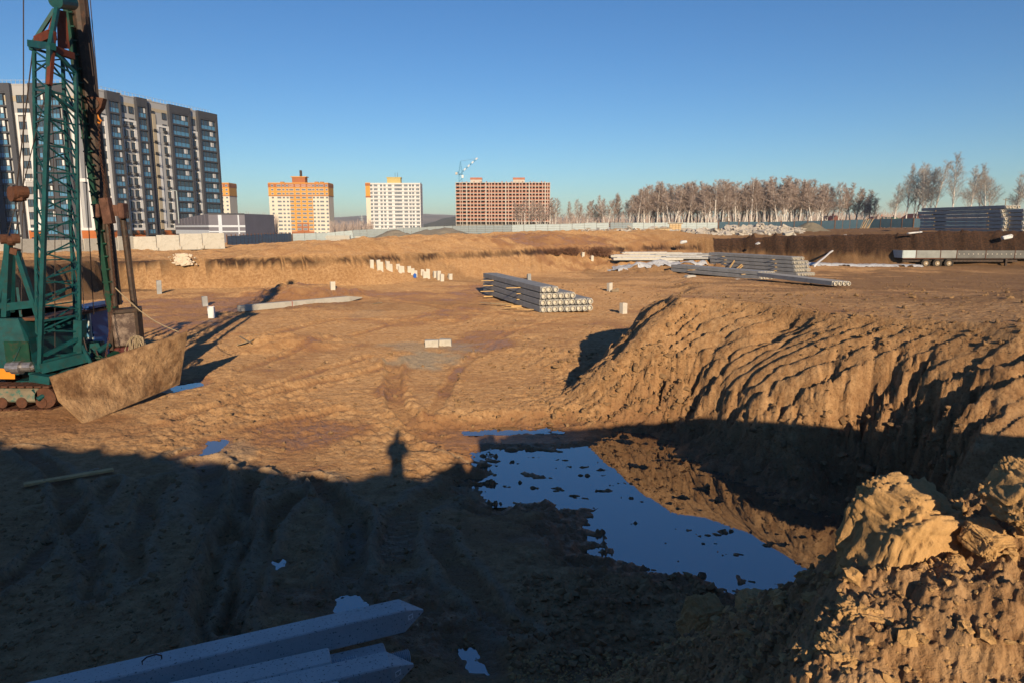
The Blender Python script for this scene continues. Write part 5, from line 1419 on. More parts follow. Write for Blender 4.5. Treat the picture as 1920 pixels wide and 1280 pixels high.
# ================================================================== foreground piles
fd = Vector((.927, .375, 0)).normalized(); fn = Vector((-fd.y, fd.x, 0)); frz = math.atan2(fd.y, fd.x)
conc_n = Mat('foreground_concrete')
cc = conc_n.ramp(conc_n.noise(1.4, 7, .7), [(.3, (.42, .425, .42)), (.7, (.56, .56, .55))])
pit = conc_n.ramp(conc_n.noise(38, 3, .6), [(.34, (.10, .10, .10)), (.40, (1, 1, 1))])
conc_n.col(conc_n.mix(.8, cc, pit, 'MULTIPLY')).set(.85); conc_n.bump(conc_n.noise(30, 6, .7), .35, .01)
corr = simple('grey_corrugated_tube', (.42, .45, .48), .5, .1, 5)
def fg_pile(uv, ztop, lab, pointed=True, L=9.0, a=.26, tagged=True):
    t = fd * uv[0] + fn * uv[1]; root = empty('concrete_pile', (t.x, t.y, ztop - a), frz + (R(2.2) if uv[1] > 6.7 else 0), lab, 'concrete pile', None)
    if pointed: link('shaft', pointed_pile(L, a, .24), conc_n.m, root)
    else:
        q = MB(); q.cbox((-L / 2, 0, a / 2), (L, a, a), .014); q.build('shaft', conc_n.m, root)
        q = MB(); n = 12
        for k in range(n):
            x = .005 + k * .02; q.tube((x, 0, a * .42), (x + .01, 0, a * .42), .065, 12, .08); q.tube((x + .01, 0, a * .42), (x + .02, 0, a * .42), .08, 12, .065)
        q.build('corrugated_sleeve', corr, root)
    if pointed:      # paper tag on the nose with a few printed lines
        q = MB(); q.box((0, 0, 0), (.07, .003, .055)); tg = q.build('paper_tag', simple('white_paper', (.85, .85, .83), .7, .02, 1), root); tg.location = (-.17, -a / 2 * .72 - .006, a * .58); tg.rotation_euler = (0, 0, R(26))
        for j in range(3):
            q = MB(); q.box((0, 0, 0), (.05 - .012 * j, .002, .004)); ln = q.build('printed_line', M['frame_dark'], tg); ln.location = (0, -.003, .012 - .012 * j)
    # lifting loop
    q = MB(); q.path([(-2.72, -.02, a - .02), (-2.72, -.02, a + .035), (-2.68, -.01, a + .06), (-2.60, 0, a + .06), (-2.56, .01, a + .03), (-2.56, .01, a - .02)], .007, 6); q.build('lifting_loop', M['rust'], root)
    return root
fg_pile((1.69, 6.79), .58, 'longest foreground pile with a pointed nose, lying farthest back at the lower left')
fg_pile((1.36, 5.90), .58, 'foreground concrete pile with a pointed nose and white tag, nearer of the two pointed ones')
fg_pile((.62, 6.17), .58, 'foreground concrete pile with a corrugated sleeve on its end, between the two pointed ones', False, 7.5)
fg_pile((.64, 5.63), .58, 'flat ended foreground pile cut by the bottom edge of the view', False, 7.5)
fg_pile((1.21, 6.48), .30, 'concrete pile of the lower layer, its end showing under the big foreground pile', False, 7.0)
for k in range(2):
    t = fd * (.35 - 2.4 * k) + fn * 6.25; q = MB(); q.cbox((0, 0, 0), (.1, 1.3, .035), .008); o = q.build('timber_spacer', M['old_wood'], None, loc=(t.x, t.y, .302), rz=frz); tag(o, ('right' if k == 0 else 'left') + ' timber spacer hidden under the foreground piles', 'timber')
# ================================================================== mud caked steel plate
def wpt(px, py, y): return W(px, py, y)
def plate():
    B0 = G(158, 797, 0); B1 = W(337, 720, 18.5); y0 = B0.y; y1 = B1.y
    B0.z = gh(B0.x, B0.y) - .03; pass
    T0 = wpt(95, 706, y0 + .15); T1 = wpt(352, 621, y1 + .25); M0 = wpt(112, 752, y0 + .05)
    O = (B0 + B1) / 2; n = (B1 - B0).cross(T1 - B0).normalized()
    if n.y < 0: n = -n
    nx, nz = 80, 40; vs = []; fs = []
    for i in range(nx + 1):
        u = i / nx
        for j in range(nz + 1):
            v = j / nz
            left = B0.lerp(M0, v / .5) if v < .5 else M0.lerp(T0, (v - .5) / .5); right = B1.lerp(T1, v)
            p = left.lerp(right, u); e = min(u, 1 - u, v, 1 - v)
            d = (.022 * float(fbm(np.array([p.x * 2.2 + p.y * 2]), np.array([p.z * 3.]), 5, .6)[0]) + .03) * min(1, e * 14)
            vs.append(p - O - n * max(d, 0))
    for i in range(nx):
        for j in range(nz): fs.append((i * (nz + 1) + j, (i + 1) * (nz + 1) + j, (i + 1) * (nz + 1) + j + 1, i * (nz + 1) + j + 1))
    m0 = len(vs); c = [0, nx * (nz + 1), nx * (nz + 1) + nz, nz]
    per = [i * (nz + 1) for i in range(nx + 1)] + [nx * (nz + 1) + j for j in range(1, nz + 1)] + [i * (nz + 1) + nz for i in range(nx - 1, -1, -1)] + [j for j in range(nz - 1, 0, -1)]
    for k in per: vs.append(vs[k] + n * .05)
    L = len(per)
    for k in range(L): fs.append((per[k], per[(k + 1) % L], m0 + (k + 1) % L, m0 + k))
    fs.append(tuple(range(m0, m0 + L)))
    m = Mat('mud_caked_plate')
    a = m.noise(1.6, 7, .7); b = m.noise(9, 6, .7)
    c_ = m.mix(m.ramp(a, [(.38, 0), (.62, 1)]), (.44, .275, .14), (.17, .09, .042)); c_ = m.mix(m.ramp(b, [(.6, 0), (.7, 1)]), c_, (.12, .065, .03))
    m.col(c_).set(.9); m.bump(b, .8, .05)
    me = bpy.data.meshes.new('plate'); me.from_pydata([tuple(v) for v in vs], [], fs); me.update()
    root = empty('steel_plate', O, 0, 'huge steel plate caked in brown mud, standing on edge before the pile driver', 'steel plate')
    link('slab', me, m.m, root); return T0, T1, n
PT0, PT1, PN = plate()

# ================================================================== pile driver
DR = empty('pile_driver', W(60, 700, 18.5), 0, 'teal crawler pile driver with lattice boom and tall rusty mast', 'pile driver')
DO = DR.location.copy()
def dpart(name, mb, mat, parent=None, smooth=False):
    if parent is None: mb.v = [tuple(Vector(v) - DO) for v in mb.v]; return mb.build(name, M[mat] if isinstance(mat, str) else mat, DR, smooth)
    mb.v = [tuple(Vector(v) - DO) for v in mb.v]; return mb.build(name, M[mat] if isinstance(mat, str) else mat, parent, smooth)
# boom ----------------------------------------------------------
Fb, Ft = W(75, 690, 17.1), W(93, 88, 17.1)
Lb, Lt = W(70, 640, 18.0), W(64, 92, 17.9)
Rb, Rt = W(151, 668, 17.9), W(142, 138, 17.8)
Bb, Bt = W(142, 610, 18.8), W(117, 108, 18.6)
boom = MB(); 
for a, b in ((Fb, Ft),): boom.bar(a, b, .095)
for a, b in ((Lb, Lt), (Rb, Rt), (Bb, Bt)): boom.bar(a, b, .07)
boom_o = dpart('lattice_boom', boom, 'teal')
NL = 12
def brace(a, b, w=.034): 
    if (a - b).length < .1: return
    q = MB(); q.bar(a, b, w); dpart('brace', q, 'teal', boom_o)
for f_, (P0, P1, Q0, Q1) in enumerate([(Fb, Ft, Rb, Rt), (Fb, Ft, Lb, Lt), (Lb, Lt, Bb, Bt), (Rb, Rt, Bb, Bt)]):
    for k in range(NL):
        t0, t1 = (k + .12) / NL, (k + .5) / NL; t2 = (k + .92) / NL
        o_ = .5 / NL if f_ % 2 else 0
        brace(Q0.lerp(Q1, t0), P0.lerp(P1, t1)); brace(P0.lerp(P1, t1), Q0.lerp(Q1, min(t2, 1)))
for (P0, P1, Q0, Q1) in [(Fb, Ft, Rb, Rt), (Fb, Ft, Lb, Lt), (Lb, Lt, Bb, Bt), (Rb, Rt, Bb, Bt)]:
    for t in (.02, .155, .87, 1): brace(P0.lerp(P1, t), Q0.lerp(Q1, t), .055)
# splice collar
for c in (W(88, 235, 17.1), W(88, 222, 17.1)):
    pass
# foot frame
q = MB(); q.bar(W(75, 690, 17.1), W(168, 667, 17.9), .2, .26); q.bar(W(75, 690, 17.1), W(60, 650, 18.2), .2); q.bar(W(150, 690, 17.9), W(150, 600, 17.9), .22); q.bar(W(85, 665, 17.1), W(160, 628, 18), .09); dpart('boom_foot', q, 'teal')
# head
q = MB(); q.bar(W(56, 82, 17.9), W(100, 88, 17.1), .12, .16); q.bar(W(58, 88, 17.9), W(103, 18, 18.0), .08); q.bar(W(93, 90, 17.1), W(108, 10, 17.6), .09); q.bar(W(64, 95, 17.9), W(60, 78, 17.9), .15); dpart('boom_head', q, 'teal')
q = MB(); 
q.add([W(106, 18, 17.7), W(124, 22, 17.9), W(131, 92, 17.9), W(108, 92, 17.5), W(106, 18, 18.3), W(124, 22, 18.4), W(131, 92, 18.5), W(108, 92, 18.2)], [(0, 1, 2, 3), (7, 6, 5, 4), (0, 4, 5, 1), (1, 5, 6, 2), (2, 6, 7, 3), (3, 7, 4, 0)])
q.bar(W(92, 160, 17.0), W(100, 60, 17.3), .10); q.bar(W(98, 92, 17.2), W(136, 106, 17.9), .12, .16); q.bar(W(72, 78, 17.8), W(98, 66, 17.4), .2, .2); q.bar(W(96, 60, 17.3), W(108, 20, 17.6), .10)
dpart('head_frame', q, simple('red_oxide_steel', (.13, .030, .015), .8, .25, 4, c2=(.08, .03, .02)))
q = MB(); q.tube(W(104, 2, 17.5), W(134, 6, 18.2), .17, 14); dpart('head_sheave', q, 'teal')
# leader mast -----------------------------------------------------
lt = lambda px, py, y=19.2: W(px, py, y)
ex = 1.32
def ext(a, b, k): return a + (b - a) * k
q = MB(); a, b = lt(222, 645), lt(127, 0); q.bar(a, ext(a, b, 1.02), .13, .34); dpart('leader_channel', q, 'green')
q = MB(); a, b = lt(214, 572, 19.35), lt(148, 0, 19.35); q.tube(a, ext(a, b, 1.02), .21, 12); a2, b2 = lt(204, 560, 19.3), lt(140, 0, 19.3); q.bar(a2, ext(a2, b2, 1.02), .16, .2); dpart('leader_tube', q, 'dark_steel')
for k in range(26):
    t = k / 26 * 1.0; c0 = lt(222, 645).lerp(lt(127, 0), t) if t <= 1 else ext(lt(222, 645), lt(127, 0), t)
    q = MB(); q.bar(c0 + Vector((-.10, -.14, 0)), c0 + Vector((.16, -.14, .01)), .04); dpart('rung', q, 'green')
q = MB(); q.bar(lt(181, 394, 19), lt(236, 396, 19.2), .32, .30); q.bar(lt(197, 372, 18.9), lt(206, 420, 18.9), .24, .2); q.cbox(lt(231, 396, 19.1), (.16, .3, .42), .03); q.cbox(lt(186, 396, 18.9), (.16, .34, .36), .03); dpart('cross_head', q, simple('caked_rust', (.12, .06, .042), .9, .4, 5, c2=(.09, .04, .03), bump=.6, bs=20))
q = MB(); q.tube(lt(230, 405, 19.2), lt(254, 590, 19.2), .085, 10); dpart('guide_rod', q, 'dark_steel')
q = MB(); q.tube(lt(200, 405, 19.15), lt(216, 575, 19.15), .075, 10); dpart('guide_rod', q, 'dark_steel')
# hammer ----------------------------------------------------------
hc_ = lt(235, 614, 19.0); rotm = Matrix.Rotation(.5, 3, 'Z') @ Matrix.Rotation(-.06, 3, 'Y')
ham = MB(); ham.cbox(hc_, (.62, .5, .98), .04, rotm); hm_ = Mat('scraped_hammer_steel'); hm_.col(hm_.mix(hm_.ramp(hm_.noise(4, 7, .75), [(.42, 0), (.6, 1)]), (.075, .05, .042), (.24, .18, .14))).set(.6, .3)
dpart('drop_hammer', ham, hm_.m)
q = MB(); q.bar(lt(211, 585, 18.8), lt(215, 655, 18.8), .1, .3); q.bar(lt(258, 577, 19.0), lt(265, 652, 19.0), .09, .25); q.cbox(lt(238, 582, 19), (.75, .5, .12), .02, rotm); dpart('hammer_guide', q, 'dark_steel')
q = MB(); q.bb(0, 0, 0, 0, 0, 0) if False else q.cbox(lt(242, 657, 19), (.7, .4, .28), .03, rotm); q.bar(lt(213, 640, 19), lt(222, 700, 19), .2); dpart('pile_cap', q, simple('dark_red_steel', (.10, .025, .02), .7, .3, 5))
# hydraulic struts and hoses near the foot
for k, (p0, p1, r_) in enumerate([((62, 735, 16.9), (205, 645, 18.6), .075), ((70, 748, 16.8), (150, 700, 17.6), .06), ((150, 700, 17.4), (222, 660, 18.8), .10), ((150, 640, 17.9), (175, 690, 17.6), .05)]):
    q = MB(); q.tube(W(*p0), W(*p1), r_, 8); dpart('strut', q, 'teal' if k != 2 else 'green')
random.seed(2)
for k in range(9):
    a = W(random.uniform(160, 190), random.uniform(650, 670), 18.2); b = W(random.uniform(165, 215), random.uniform(668, 690), 18.0); m_ = (a + b) / 2 + Vector((random.uniform(-.2, .2), 0, random.uniform(-.35, .1)))
    q = MB(); q.path([a, a.lerp(m_, .6), m_, b.lerp(m_, .5), b], .022, 5); dpart('hose', q, 'dark_steel' if k % 2 else 'green')
# house -----------------------------------------------------------
hy0, hy1 = 17.6, 20.4
x_l = W(-140, 650, 18).x; x_r = W(62, 650, hy0).x; xc = W(22, 610, hy0).x
zt = W(30, 600, hy0).z; zm = W(30, 640, hy0).z; zb = W(30, 702, hy0).z
q = MB(); q.add([(x_l, hy0, zb), (x_r, hy0, zb), (x_r - .1, hy0, zm + .1), (xc, hy0 + .25, zt), (x_l, hy0 + .1, zt), (x_l, hy1, zb), (x_r, hy1, zb), (x_r - .1, hy1, zm + .1), (xc, hy1, zt), (x_l, hy1, zt)],
      [(0, 1, 2, 3, 4), (9, 8, 7, 6, 5), (1, 6, 7, 2), (2, 7, 8, 3), (3, 8, 9, 4), (0, 5, 6, 1), (4, 9, 5, 0)]); dpart('house', q, 'teal')
q = MB(); hx0, hx1 = W(10, 650, hy0).x, W(56, 650, hy0).x; q.cbox(((hx0 + hx1) / 2, hy0 - .03, (zm + zb) / 2 + .14), (hx1 - hx0, .06, .62), .02); dpart('side_hatch', q, 'green')
q = MB(); q.box(((hx0 + hx1) / 2, hy0 - .07, (zm + zb) / 2 + .1), (.02, .02, .5), Matrix.Rotation(.5, 3, 'Y')); dpart('hatch_bar', q, 'teal')
q = MB(); q.add([W(-140, 690, hy0 - .03), W(4, 690, hy0 - .03), W(28, 694, hy0 - .03), W(28, 710, hy0 - .03), W(-140, 708, hy0 - .03), W(-140, 690, hy0 + .05), W(4, 690, hy0 + .05), W(28, 694, hy0 + .05), W(28, 710, hy0 + .05), W(-140, 708, hy0 + .05)], [(0, 1, 2, 3, 4), (9, 8, 7, 6, 5), (0, 5, 6, 1), (1, 6, 7, 2), (2, 7, 8, 3), (3, 8, 9, 4), (4, 9, 5, 0)]); dpart('warning_stripe', q, simple('orange_paint', (.70, .24, .02), .6, .1, 4))
q = MB(); q.bb(x_l, W(112, 600, 18.3).x, 18.0, 20.6, zt - .08, zt); dpart('deck', q, 'rust')
q = MB(); c = W(36, 688, 17.4); q.tube(c + Vector((-.3, 0, 0)), c + Vector((.35, 0, .02)), .13, 12); q.tube(c + Vector((-.12, -.05, 0)), c + Vector((.1, -.05, 0)), .17, 12); q.tube(c + Vector((.3, -.02, -.02)), c + Vector((.5, 0, .05)), .07, 8); dpart('motor', q, simple('bright_metal', (.35, .33, .33), .35, .4, 9, metal=.7))
q = MB(); q.bb(W(60, 650, 18.4).x, W(185, 650, 20).x, 18.6, 20.8, zb - .12, zb + .06); q.bb(W(66, 650, 18.4).x, W(108, 650, 19).x, 19.2, 20.4, zb, zt - .1); dpart('turntable_frame', q, 'teal')
q = MB(); q.tube(W(112, 652, 19.3), W(128, 652, 19.6), .3, 14); q.tube(W(95, 640, 19.5), W(120, 640, 19.9), .2, 12); dpart('winch_drum', q, 'rust')
q = MB(); q.bb(W(28, 700, 17.3).x, W(100, 700, 17.3).x, 17.3, 18.3, zb - .35, zb - .1); q.bar(W(60, 706, 17.0), W(98, 712, 17.0), .22, .2); dpart('lower_frame', q, 'teal')
# cab -------------------------------------------------------------
blue = simple('blue_cab_paint', (.015, .055, .20), .4, .15, 3)
c0 = W(150, 690, 19.8); c1 = W(182, 690, 19.8); ctz = W(166, 578, 19.8).z; cmz = W(166, 634, 19.8).z; cbz = W(166, 672, 19.8).z
q = MB(); X0, X1 = c0.x, c1.x
q.add([(X0, 19.8, cbz), (X1 + .18, 19.8, cbz), (X1 + .02, 19.8, cmz), (X1 - .06, 19.8, ctz), (X0, 19.8, ctz), (X0, 21.2, cbz), (X1 + .18, 21.2, cbz), (X1 + .02, 21.2, cmz), (X1 - .06, 21.2, ctz), (X0, 21.2, ctz)], [(0, 1, 2, 3, 4), (9, 8, 7, 6, 5), (1, 6, 7, 2), (2, 7, 8, 3), (3, 8, 9, 4), (0, 5, 6, 1), (4, 9, 5, 0)])
cab = dpart('cab', q, blue)
q = MB(); q.bb(X0 + .05, X1 - .1, 19.77, 19.8, cmz + .03, ctz - .12); dpart('cab_window', q, 'blue_glass', cab)
q = MB(); q.bb(X1 - .1, X1 - .03, 19.74, 19.8, cmz, ctz - .05); q.bb(X0, X1, 19.75, 19.8, cmz - .03, cmz + .03); dpart('window_frame', q, 'galv', cab)
q = MB(); q.bb(X0 - .05, X1 + .1, 19.7, 21.3, ctz, ctz + .06); dpart('cab_roof', q, blue, cab)
q = MB(); q.bb(X0 + .3, X1 + .3, 19.6, 19.8, cbz - .1, cmz - .08); dpart('cab_skirt', q, 'teal', cab)
# gantry ----------------------------------------------------------
q = MB(); q.bar(W(16, 458, 18.2), W(10, 602, 18.2), .14, .16); q.bar(W(31, 470, 18.2), W(78, 612, 18.2), .12); q.bar(W(14, 462, 19.2), W(-6, 600, 19.2), .1); q.bar(W(24, 470, 19.0), W(22, 600, 19.2), .1); q.bar(W(12, 576, 18.2), W(66, 570, 18.2), .14, .2); q.bar(W(14, 577, 18.2), W(38, 575, 18.2), .06); q.bar(W(16, 560, 18.2), W(-30, 610, 18.2), .1)
q.bar(W(40, 600, 18.2), W(32, 540, 18.4), .06); dpart('gantry', q, 'teal')
for c_ in ((8, 449), (20, 452), (29, 448)):
    q = MB(); c = W(c_[0], c_[1], 18.2); q.tube(c + Vector((-.06, -.06, 0)), c + Vector((.06, .06, 0)), .13, 12); dpart('gantry_sheave', q, 'rust')
q = MB(); q.bar(W(22, 470, 18.2), W(35, 474, 18.2), .16); dpart('gantry_pin', q, 'rust')
# pulleys hung in the boom hoist -------------------------------------
q = MB(); c = W(35, 368, 18.2); q.tube(c + Vector((-.14, -.1, .05)), c + Vector((-.02, .1, .05)), .2, 12); q.tube(c + Vector((.02, -.1, .1)), c + Vector((.16, .1, .1)), .16, 12); q.cbox(c + Vector((0, 0, -.05)), (.3, .2, .15), .02); dpart('hoist_block', q, 'rust')
# tracks ----------------------------------------------------------
def track(y, x0, x1, nm):
    zc = .34; r_ = .30; q = MB(); q.cbox(((x0 + x1) / 2, y + .05, zc + .06), (x1 - x0 - .5, .34, .36), .04); fr = dpart('track_frame', q, 'rust' if False else simple('track_frame_paint', (.20, .17, .12), .85, .3, 3, c2=(.03, .13, .11)))
    n = int((x1 - x0) / .2)
    for k in range(n + 1):
        for zz in (zc + r_, zc - r_):
            q = MB(); q.cbox((x0 + (x1 - x0) * k / n, y + .05, zz), (.17, .5, .05), .01); dpart('track_pad', q, 'old_wood' if False else 'rust', fr)
    for k in range(7):
        q = MB(); xx = x0 + .2 + (x1 - x0 - .4) * k / 6; q.tube((xx, y - .14, zc - .12), (xx, y + .2, zc - .12), .14, 12); dpart('road_roller', q, SOIL if False else 'rust', fr)
    q = MB(); q.tube((x1 - .1, y - .12, zc), (x1 - .1, y + .2, zc), .27, 16); q.tube((x0 + .1, y - .12, zc), (x0 + .1, y + .2, zc), .27, 16); dpart('idler', q, 'rust', fr)
track(17.0, W(-150, 750, 17).x, W(98, 745, 17).x, 'a'); track(19.6, W(-150, 750, 17).x + .5, W(98, 745, 17).x + .6, 'b')
# cables ----------------------------------------------------------
def cable(pts, r_=.012, name='cable', mat='cable'):
    q = MB(); q.path([W(*p) if isinstance(p, tuple) else p for p in pts], r_, 5); return dpart(name, q, mat)
top = lambda a, b, k: ext(W(*a), W(*b), k)
for (a, b) in [((180, 186, 19), (157, 0, 19)), ((184, 192, 19), (163, 0, 19)), ((186, 196, 19), (169, 0, 19))]: cable([W(*a), top(a, b, 1.05)])
cable([(44, 400, 18.2), top((44, 400, 18.2), (44, 0, 18.2), 1.1)], .014); cable([(30, 362, 18.2), (61, 98, 17.9)], .016); cable([(40, 362, 18.2), (92, 150, 17.5)], .012)
cable([(33, 375, 18.2), (12, 450, 18.2)], .012); cable([(38, 378, 18.2), (28, 450, 18.2)], .012); cable([(42, 395, 18.2), (40, 590, 18.2)], .01)
cable([(103, 450, 18), (103, 660, 18)], .01); cable([(152, 180, 18.2), (176, 590, 18.6)], .012); cable([(98, 170, 17.4), (103, 450, 18)], .008); cable([(238, 398, 19), (257, 590, 19)], .01); cable([(150, 420, 18.2), (160, 640, 18.2)], .009)
cable([(145, 590, 18), (165, 665, 17.8), (180, 700, 17.6)], .016, 'cable')
# hook block -------------------------------------------------------
q = MB(); c = W(181, 198, 18.9); rr_ = Matrix.Rotation(.15, 3, 'Y'); q.prism([(-.22, .2), (.22, .2), (.17, -.05), (.04, -.24), (-.04, -.24), (-.2, 0)], -.09, .09); q.v = [tuple(rr_ @ Vector(v) + c) for v in q.v]; hb_ = dpart('hook_block', q, 'rust')
q = MB(); q.tube(c + Vector((0, -.12, .02)), c + Vector((0, .12, .02)), .13, 14); dpart('sheave', q, 'dark_steel', hb_)
q = MB(); q.path([c + Vector((0, 0, -.24)), c + Vector((.03, 0, -.34)), c + Vector((.09, 0, -.40)), c + Vector((.04, 0, -.46)), c + Vector((-.04, 0, -.42))], .025, 6); dpart('hook', q, simple('orange_hook', (.6, .2, .02), .6, .1, 4), hb_)
# chain ------------------------------------------------------------
def chain(pts, link_l=.09, r_=.014, label='', name='chain'):
    P = [W(*p) if isinstance(p, tuple) else p for p in pts]; root = empty(name, P[0], 0, label, 'chain'); m = MB(); i = 0; flip = 0
    for a, b in zip(P, P[1:]):
        d = b - a; n = max(1, int(d.length / (link_l * .72))); u = d.normalized(); s_ = u.cross(Vector((0, 1, 0))).normalized(); t_ = u.cross(s_)
        for k in range(n):
            c = a + d * ((k + .5) / n); w = s_ if (k + flip) % 2 else t_; w = w * .022; e = u * link_l * .38
            m.path([c - e, c - e * .6 + w, c + e * .6 + w, c + e, c + e * .6 - w, c - e * .6 - w, c - e * .9], r_ * .62, 4)
        flip += n
    m.v = [tuple(Vector(v) - P[0]) for v in m.v]; o = m.build('chain_links', M['rust'] if name != 'sling' else M['rope'], root); return root
chain([(183, 218, 18.9), (188, 290, 18.95), (198, 365, 18.8), (206, 440, 18.85), (216, 537, 18.7)], label='long rusty chain hanging from the hook block down the leader mast')
chain([(216, 540, 18.7), (211, 560, 18.6), (208, 600, 18.4), (203, 640, 18.0), (198, 672, 17.8)], label='chain running from the mast foot down to the top edge of the muddy plate')
q = MB(); a = W(216, 540, 18.7); b = PT1 + Vector((-.25, 0, -.02)); pts = [a.lerp(b, k / 8) + Vector((0, 0, -.18 * math.sin(math.pi * k / 8))) for k in range(9)]; q.path(pts, .016, 5)
o = q.build('sling_rope', M['rope']); tag(o, 'thin rope sagging from the mast foot to the right corner of the muddy plate', 'rope')
# rope coil ----------------------------------------------------------
q = MB(); random.seed(6); c = W(257, 632, 18.3)
for k in range(11):
    w_, h_ = random.uniform(.10, .2), random.uniform(.28, .42); ox = random.uniform(-.08, .08); pts = []
    for j in range(13):
        t = 2 * math.pi * j / 12; pts.append(c + Vector((ox + w_ * math.sin(t) + .05 * math.sin(t * 2 + k), random.uniform(-.03, .03) - .05 * (k % 3), -h_ * .9 + h_ * math.cos(t))))
    q.path(pts, .014, 5)
o = q.build('rope_coil', M['rope']); tag(o, 'coil of pale rope hung on the hammer beside the muddy plate', 'rope')

# ================================================================== the photographer, whose shadow falls on the mud
def photographer():
    zg = EYE - 1.66
    me = bpy.data.meshes.new('person'); 
    J = {'pel': (0, -.42, .95), 'chest': (0, -.40, 1.30), 'neck': (0, -.38, 1.50), 'head0': (0, -.36, 1.60), 'head1': (0, -.37, 1.72), 'sl': (-.19, -.40, 1.42), 'sr': (.19, -.40, 1.42), 'el': (-.26, -.26, 1.22), 'er': (.26, -.26, 1.22), 'wl': (-.10, -.12, 1.48), 'wr': (.10, -.12, 1.48),
         'hl': (-.1, -.42, .9), 'hr': (.1, -.42, .9), 'kl': (-.12, -.36, .5), 'kr': (.12, -.38, .5), 'al': (-.13, -.44, .08), 'ar': (.14, -.42, .08), 'tl': (-.14, -.3, .04), 'tr': (.16, -.28, .04)}
    rad = {'pel': .16, 'chest': .18, 'neck': .07, 'head0': .10, 'head1': .10, 'sl': .10, 'sr': .10, 'el': .065, 'er': .065, 'wl': .045, 'wr': .045, 'hl': .12, 'hr': .12, 'kl': .08, 'kr': .08, 'al': .06, 'ar': .06, 'tl': .04, 'tr': .04}
    E = [('pel', 'chest'), ('chest', 'neck'), ('neck', 'head0'), ('head0', 'head1'), ('chest', 'sl'), ('chest', 'sr'), ('sl', 'el'), ('sr', 'er'), ('el', 'wl'), ('er', 'wr'), ('pel', 'hl'), ('pel', 'hr'), ('hl', 'kl'), ('hr', 'kr'), ('kl', 'al'), ('kr', 'ar'), ('al', 'tl'), ('ar', 'tr')]
    ks = list(J); me.from_pydata([J[k] for k in ks], [(ks.index(a), ks.index(b)) for a, b in E], [])
    o = bpy.data.objects.new('body', me); COL.objects.link(o); mo = o.modifiers.new('skin', 'SKIN'); 
    for k, v in zip(ks, me.skin_vertices[0].data): v.radius = (rad[k], rad[k]); v.use_root = (k == 'pel')
    o.modifiers.new('sub', 'SUBSURF').levels = 2; me.materials.append(simple('dark_jacket', (.03, .035, .05), .9, .1, 5))
    root = empty('person', (0, -.12, zg), 0, 'photographer in dark jacket on the bank holding up a camera, throwing a shadow', 'person'); o.parent = root; root.scale = (.8, 1, 1)
    q = MB(); q.cbox((0, -.2, 1.68), (.14, .07, .10), .01); q.tube((0, -.17, 1.67), (0, -.10, 1.67), .035, 10); q.build('hand_camera', M['frame_dark'], root)
photographer()

# ================================================================== big clods on the near bank
def clod_mesh(seed, sx, sy, sz, sub=6, rough=.2, fine=.075):
    bm = bmesh.new(); bmesh.ops.create_icosphere(bm, subdivisions=sub, radius=1)
    co = np.array([v.co[:] for v in bm.verts]); 
    # squash towards a box by power
    p = np.sign(co) * np.abs(co) ** .55; p /= np.abs(p).max()
    p = p * (1 + rough * fbm(co[:, 0] * 1.3 + seed, co[:, 1] * 1.3 + co[:, 2] * 1.1, 3)[:, None])
    X_, Y_, Z_ = co[:, 0] + seed, co[:, 1] - seed, co[:, 2]
    wts = co ** 4 / (co ** 4).sum(1)[:, None]
    f = sum(wts[:, k] * fbm(u * 6, v_ * 6, 6, .68) for k, (u, v_) in enumerate(((Y_, Z_), (Z_, X_), (X_, Y_))))
    c_ = sum(wts[:, k] * (lambda q: np.clip(q[1] - q[0], 0, .5) * (1 + q[2]))(cells(u * 6, v_ * 6)) for k, (u, v_) in enumerate(((Y_, Z_), (Z_, X_), (X_, Y_))))
    p = p * (1 + fine * .8 * f + fine * .9 * (c_ - .25))[:, None]
    for v, c in zip(bm.verts, p): v.co = (c[0] * sx, c[1] * sy, c[2] * sz)
    me = bpy.data.meshes.new('clod'); bm.to_mesh(me); bm.free(); me.polygons.foreach_set('use_smooth', [sub > 2] * len(me.polygons)); return me
cm2 = Mat('dry_clay'); n2 = cm2.noise(14, 8, .7); cm2.col(cm2.mix(cm2.ramp(n2, [(.35, 0), (.65, 1)]), (.58, .365, .16), (.44, .265, .11))).set(.95); cm2.set(Diffuse_Roughness=1.0); cm2.bump(cm2.math('ADD', n2, cm2.noise(60, 5, .7)), .8, .018)
def clod(px, py, y, s_, rot, lab, seed):
    p = W(px, py, y); o = link('clay_clod', clod_mesh(seed, *s_), cm2.m, None, p); o.rotation_euler = rot; return tag(o, lab, 'clod')
clod(1692, 1012, 2.52, (.185, .17, .205), (.12, .16, .35), 'biggest square clod of dry clay, sunlit on the crest of the near bank', 1)
clod(1672, 1098, 2.36, (.06, .07, .06), (.5, .2, .8), 'wedge of clay leaning on the left foot of the biggest clod', 2)
clod(1926, 930, 2.2, (.09, .12, .10), (.2, .5, .2), 'sunlit clod cut by the right edge of the view above the near bank', 3)
clod(1735, 1118, 2.3, (.045, .05, .03), (0, .2, .3), 'small flat clod tucked under the biggest clod', 4)
clod(1625, 1160, 2.25, (.09, .1, .06), (.1, .1, 1.2), 'broad clod below the wedge, half in shade', 5)
clod(1850, 1010, 2.3, (.07, .07, .05), (.3, .1, .4), 'sunlit clod right of the biggest one', 6)
clod(1600, 1240, 2.15, (.11, .1, .06), (.1, .3, .2), 'broad clod at the lower edge of the view where the sun ends', 7)
clod(1800, 1075, 2.3, (.05, .06, .045), (.6, .1, .9), 'fist sized clod low on the right of the biggest one', 8)
clod(1316, 1160, 5.6, (.17, .15, .19), (.3, .2, .5), 'dark upright clod on the shaded flank of the bank', 9)
clod(1430, 1145, 5.2, (.2, .18, .13), (.1, .2, 1.5), 'broad dark clod on the shaded flank of the bank', 10)

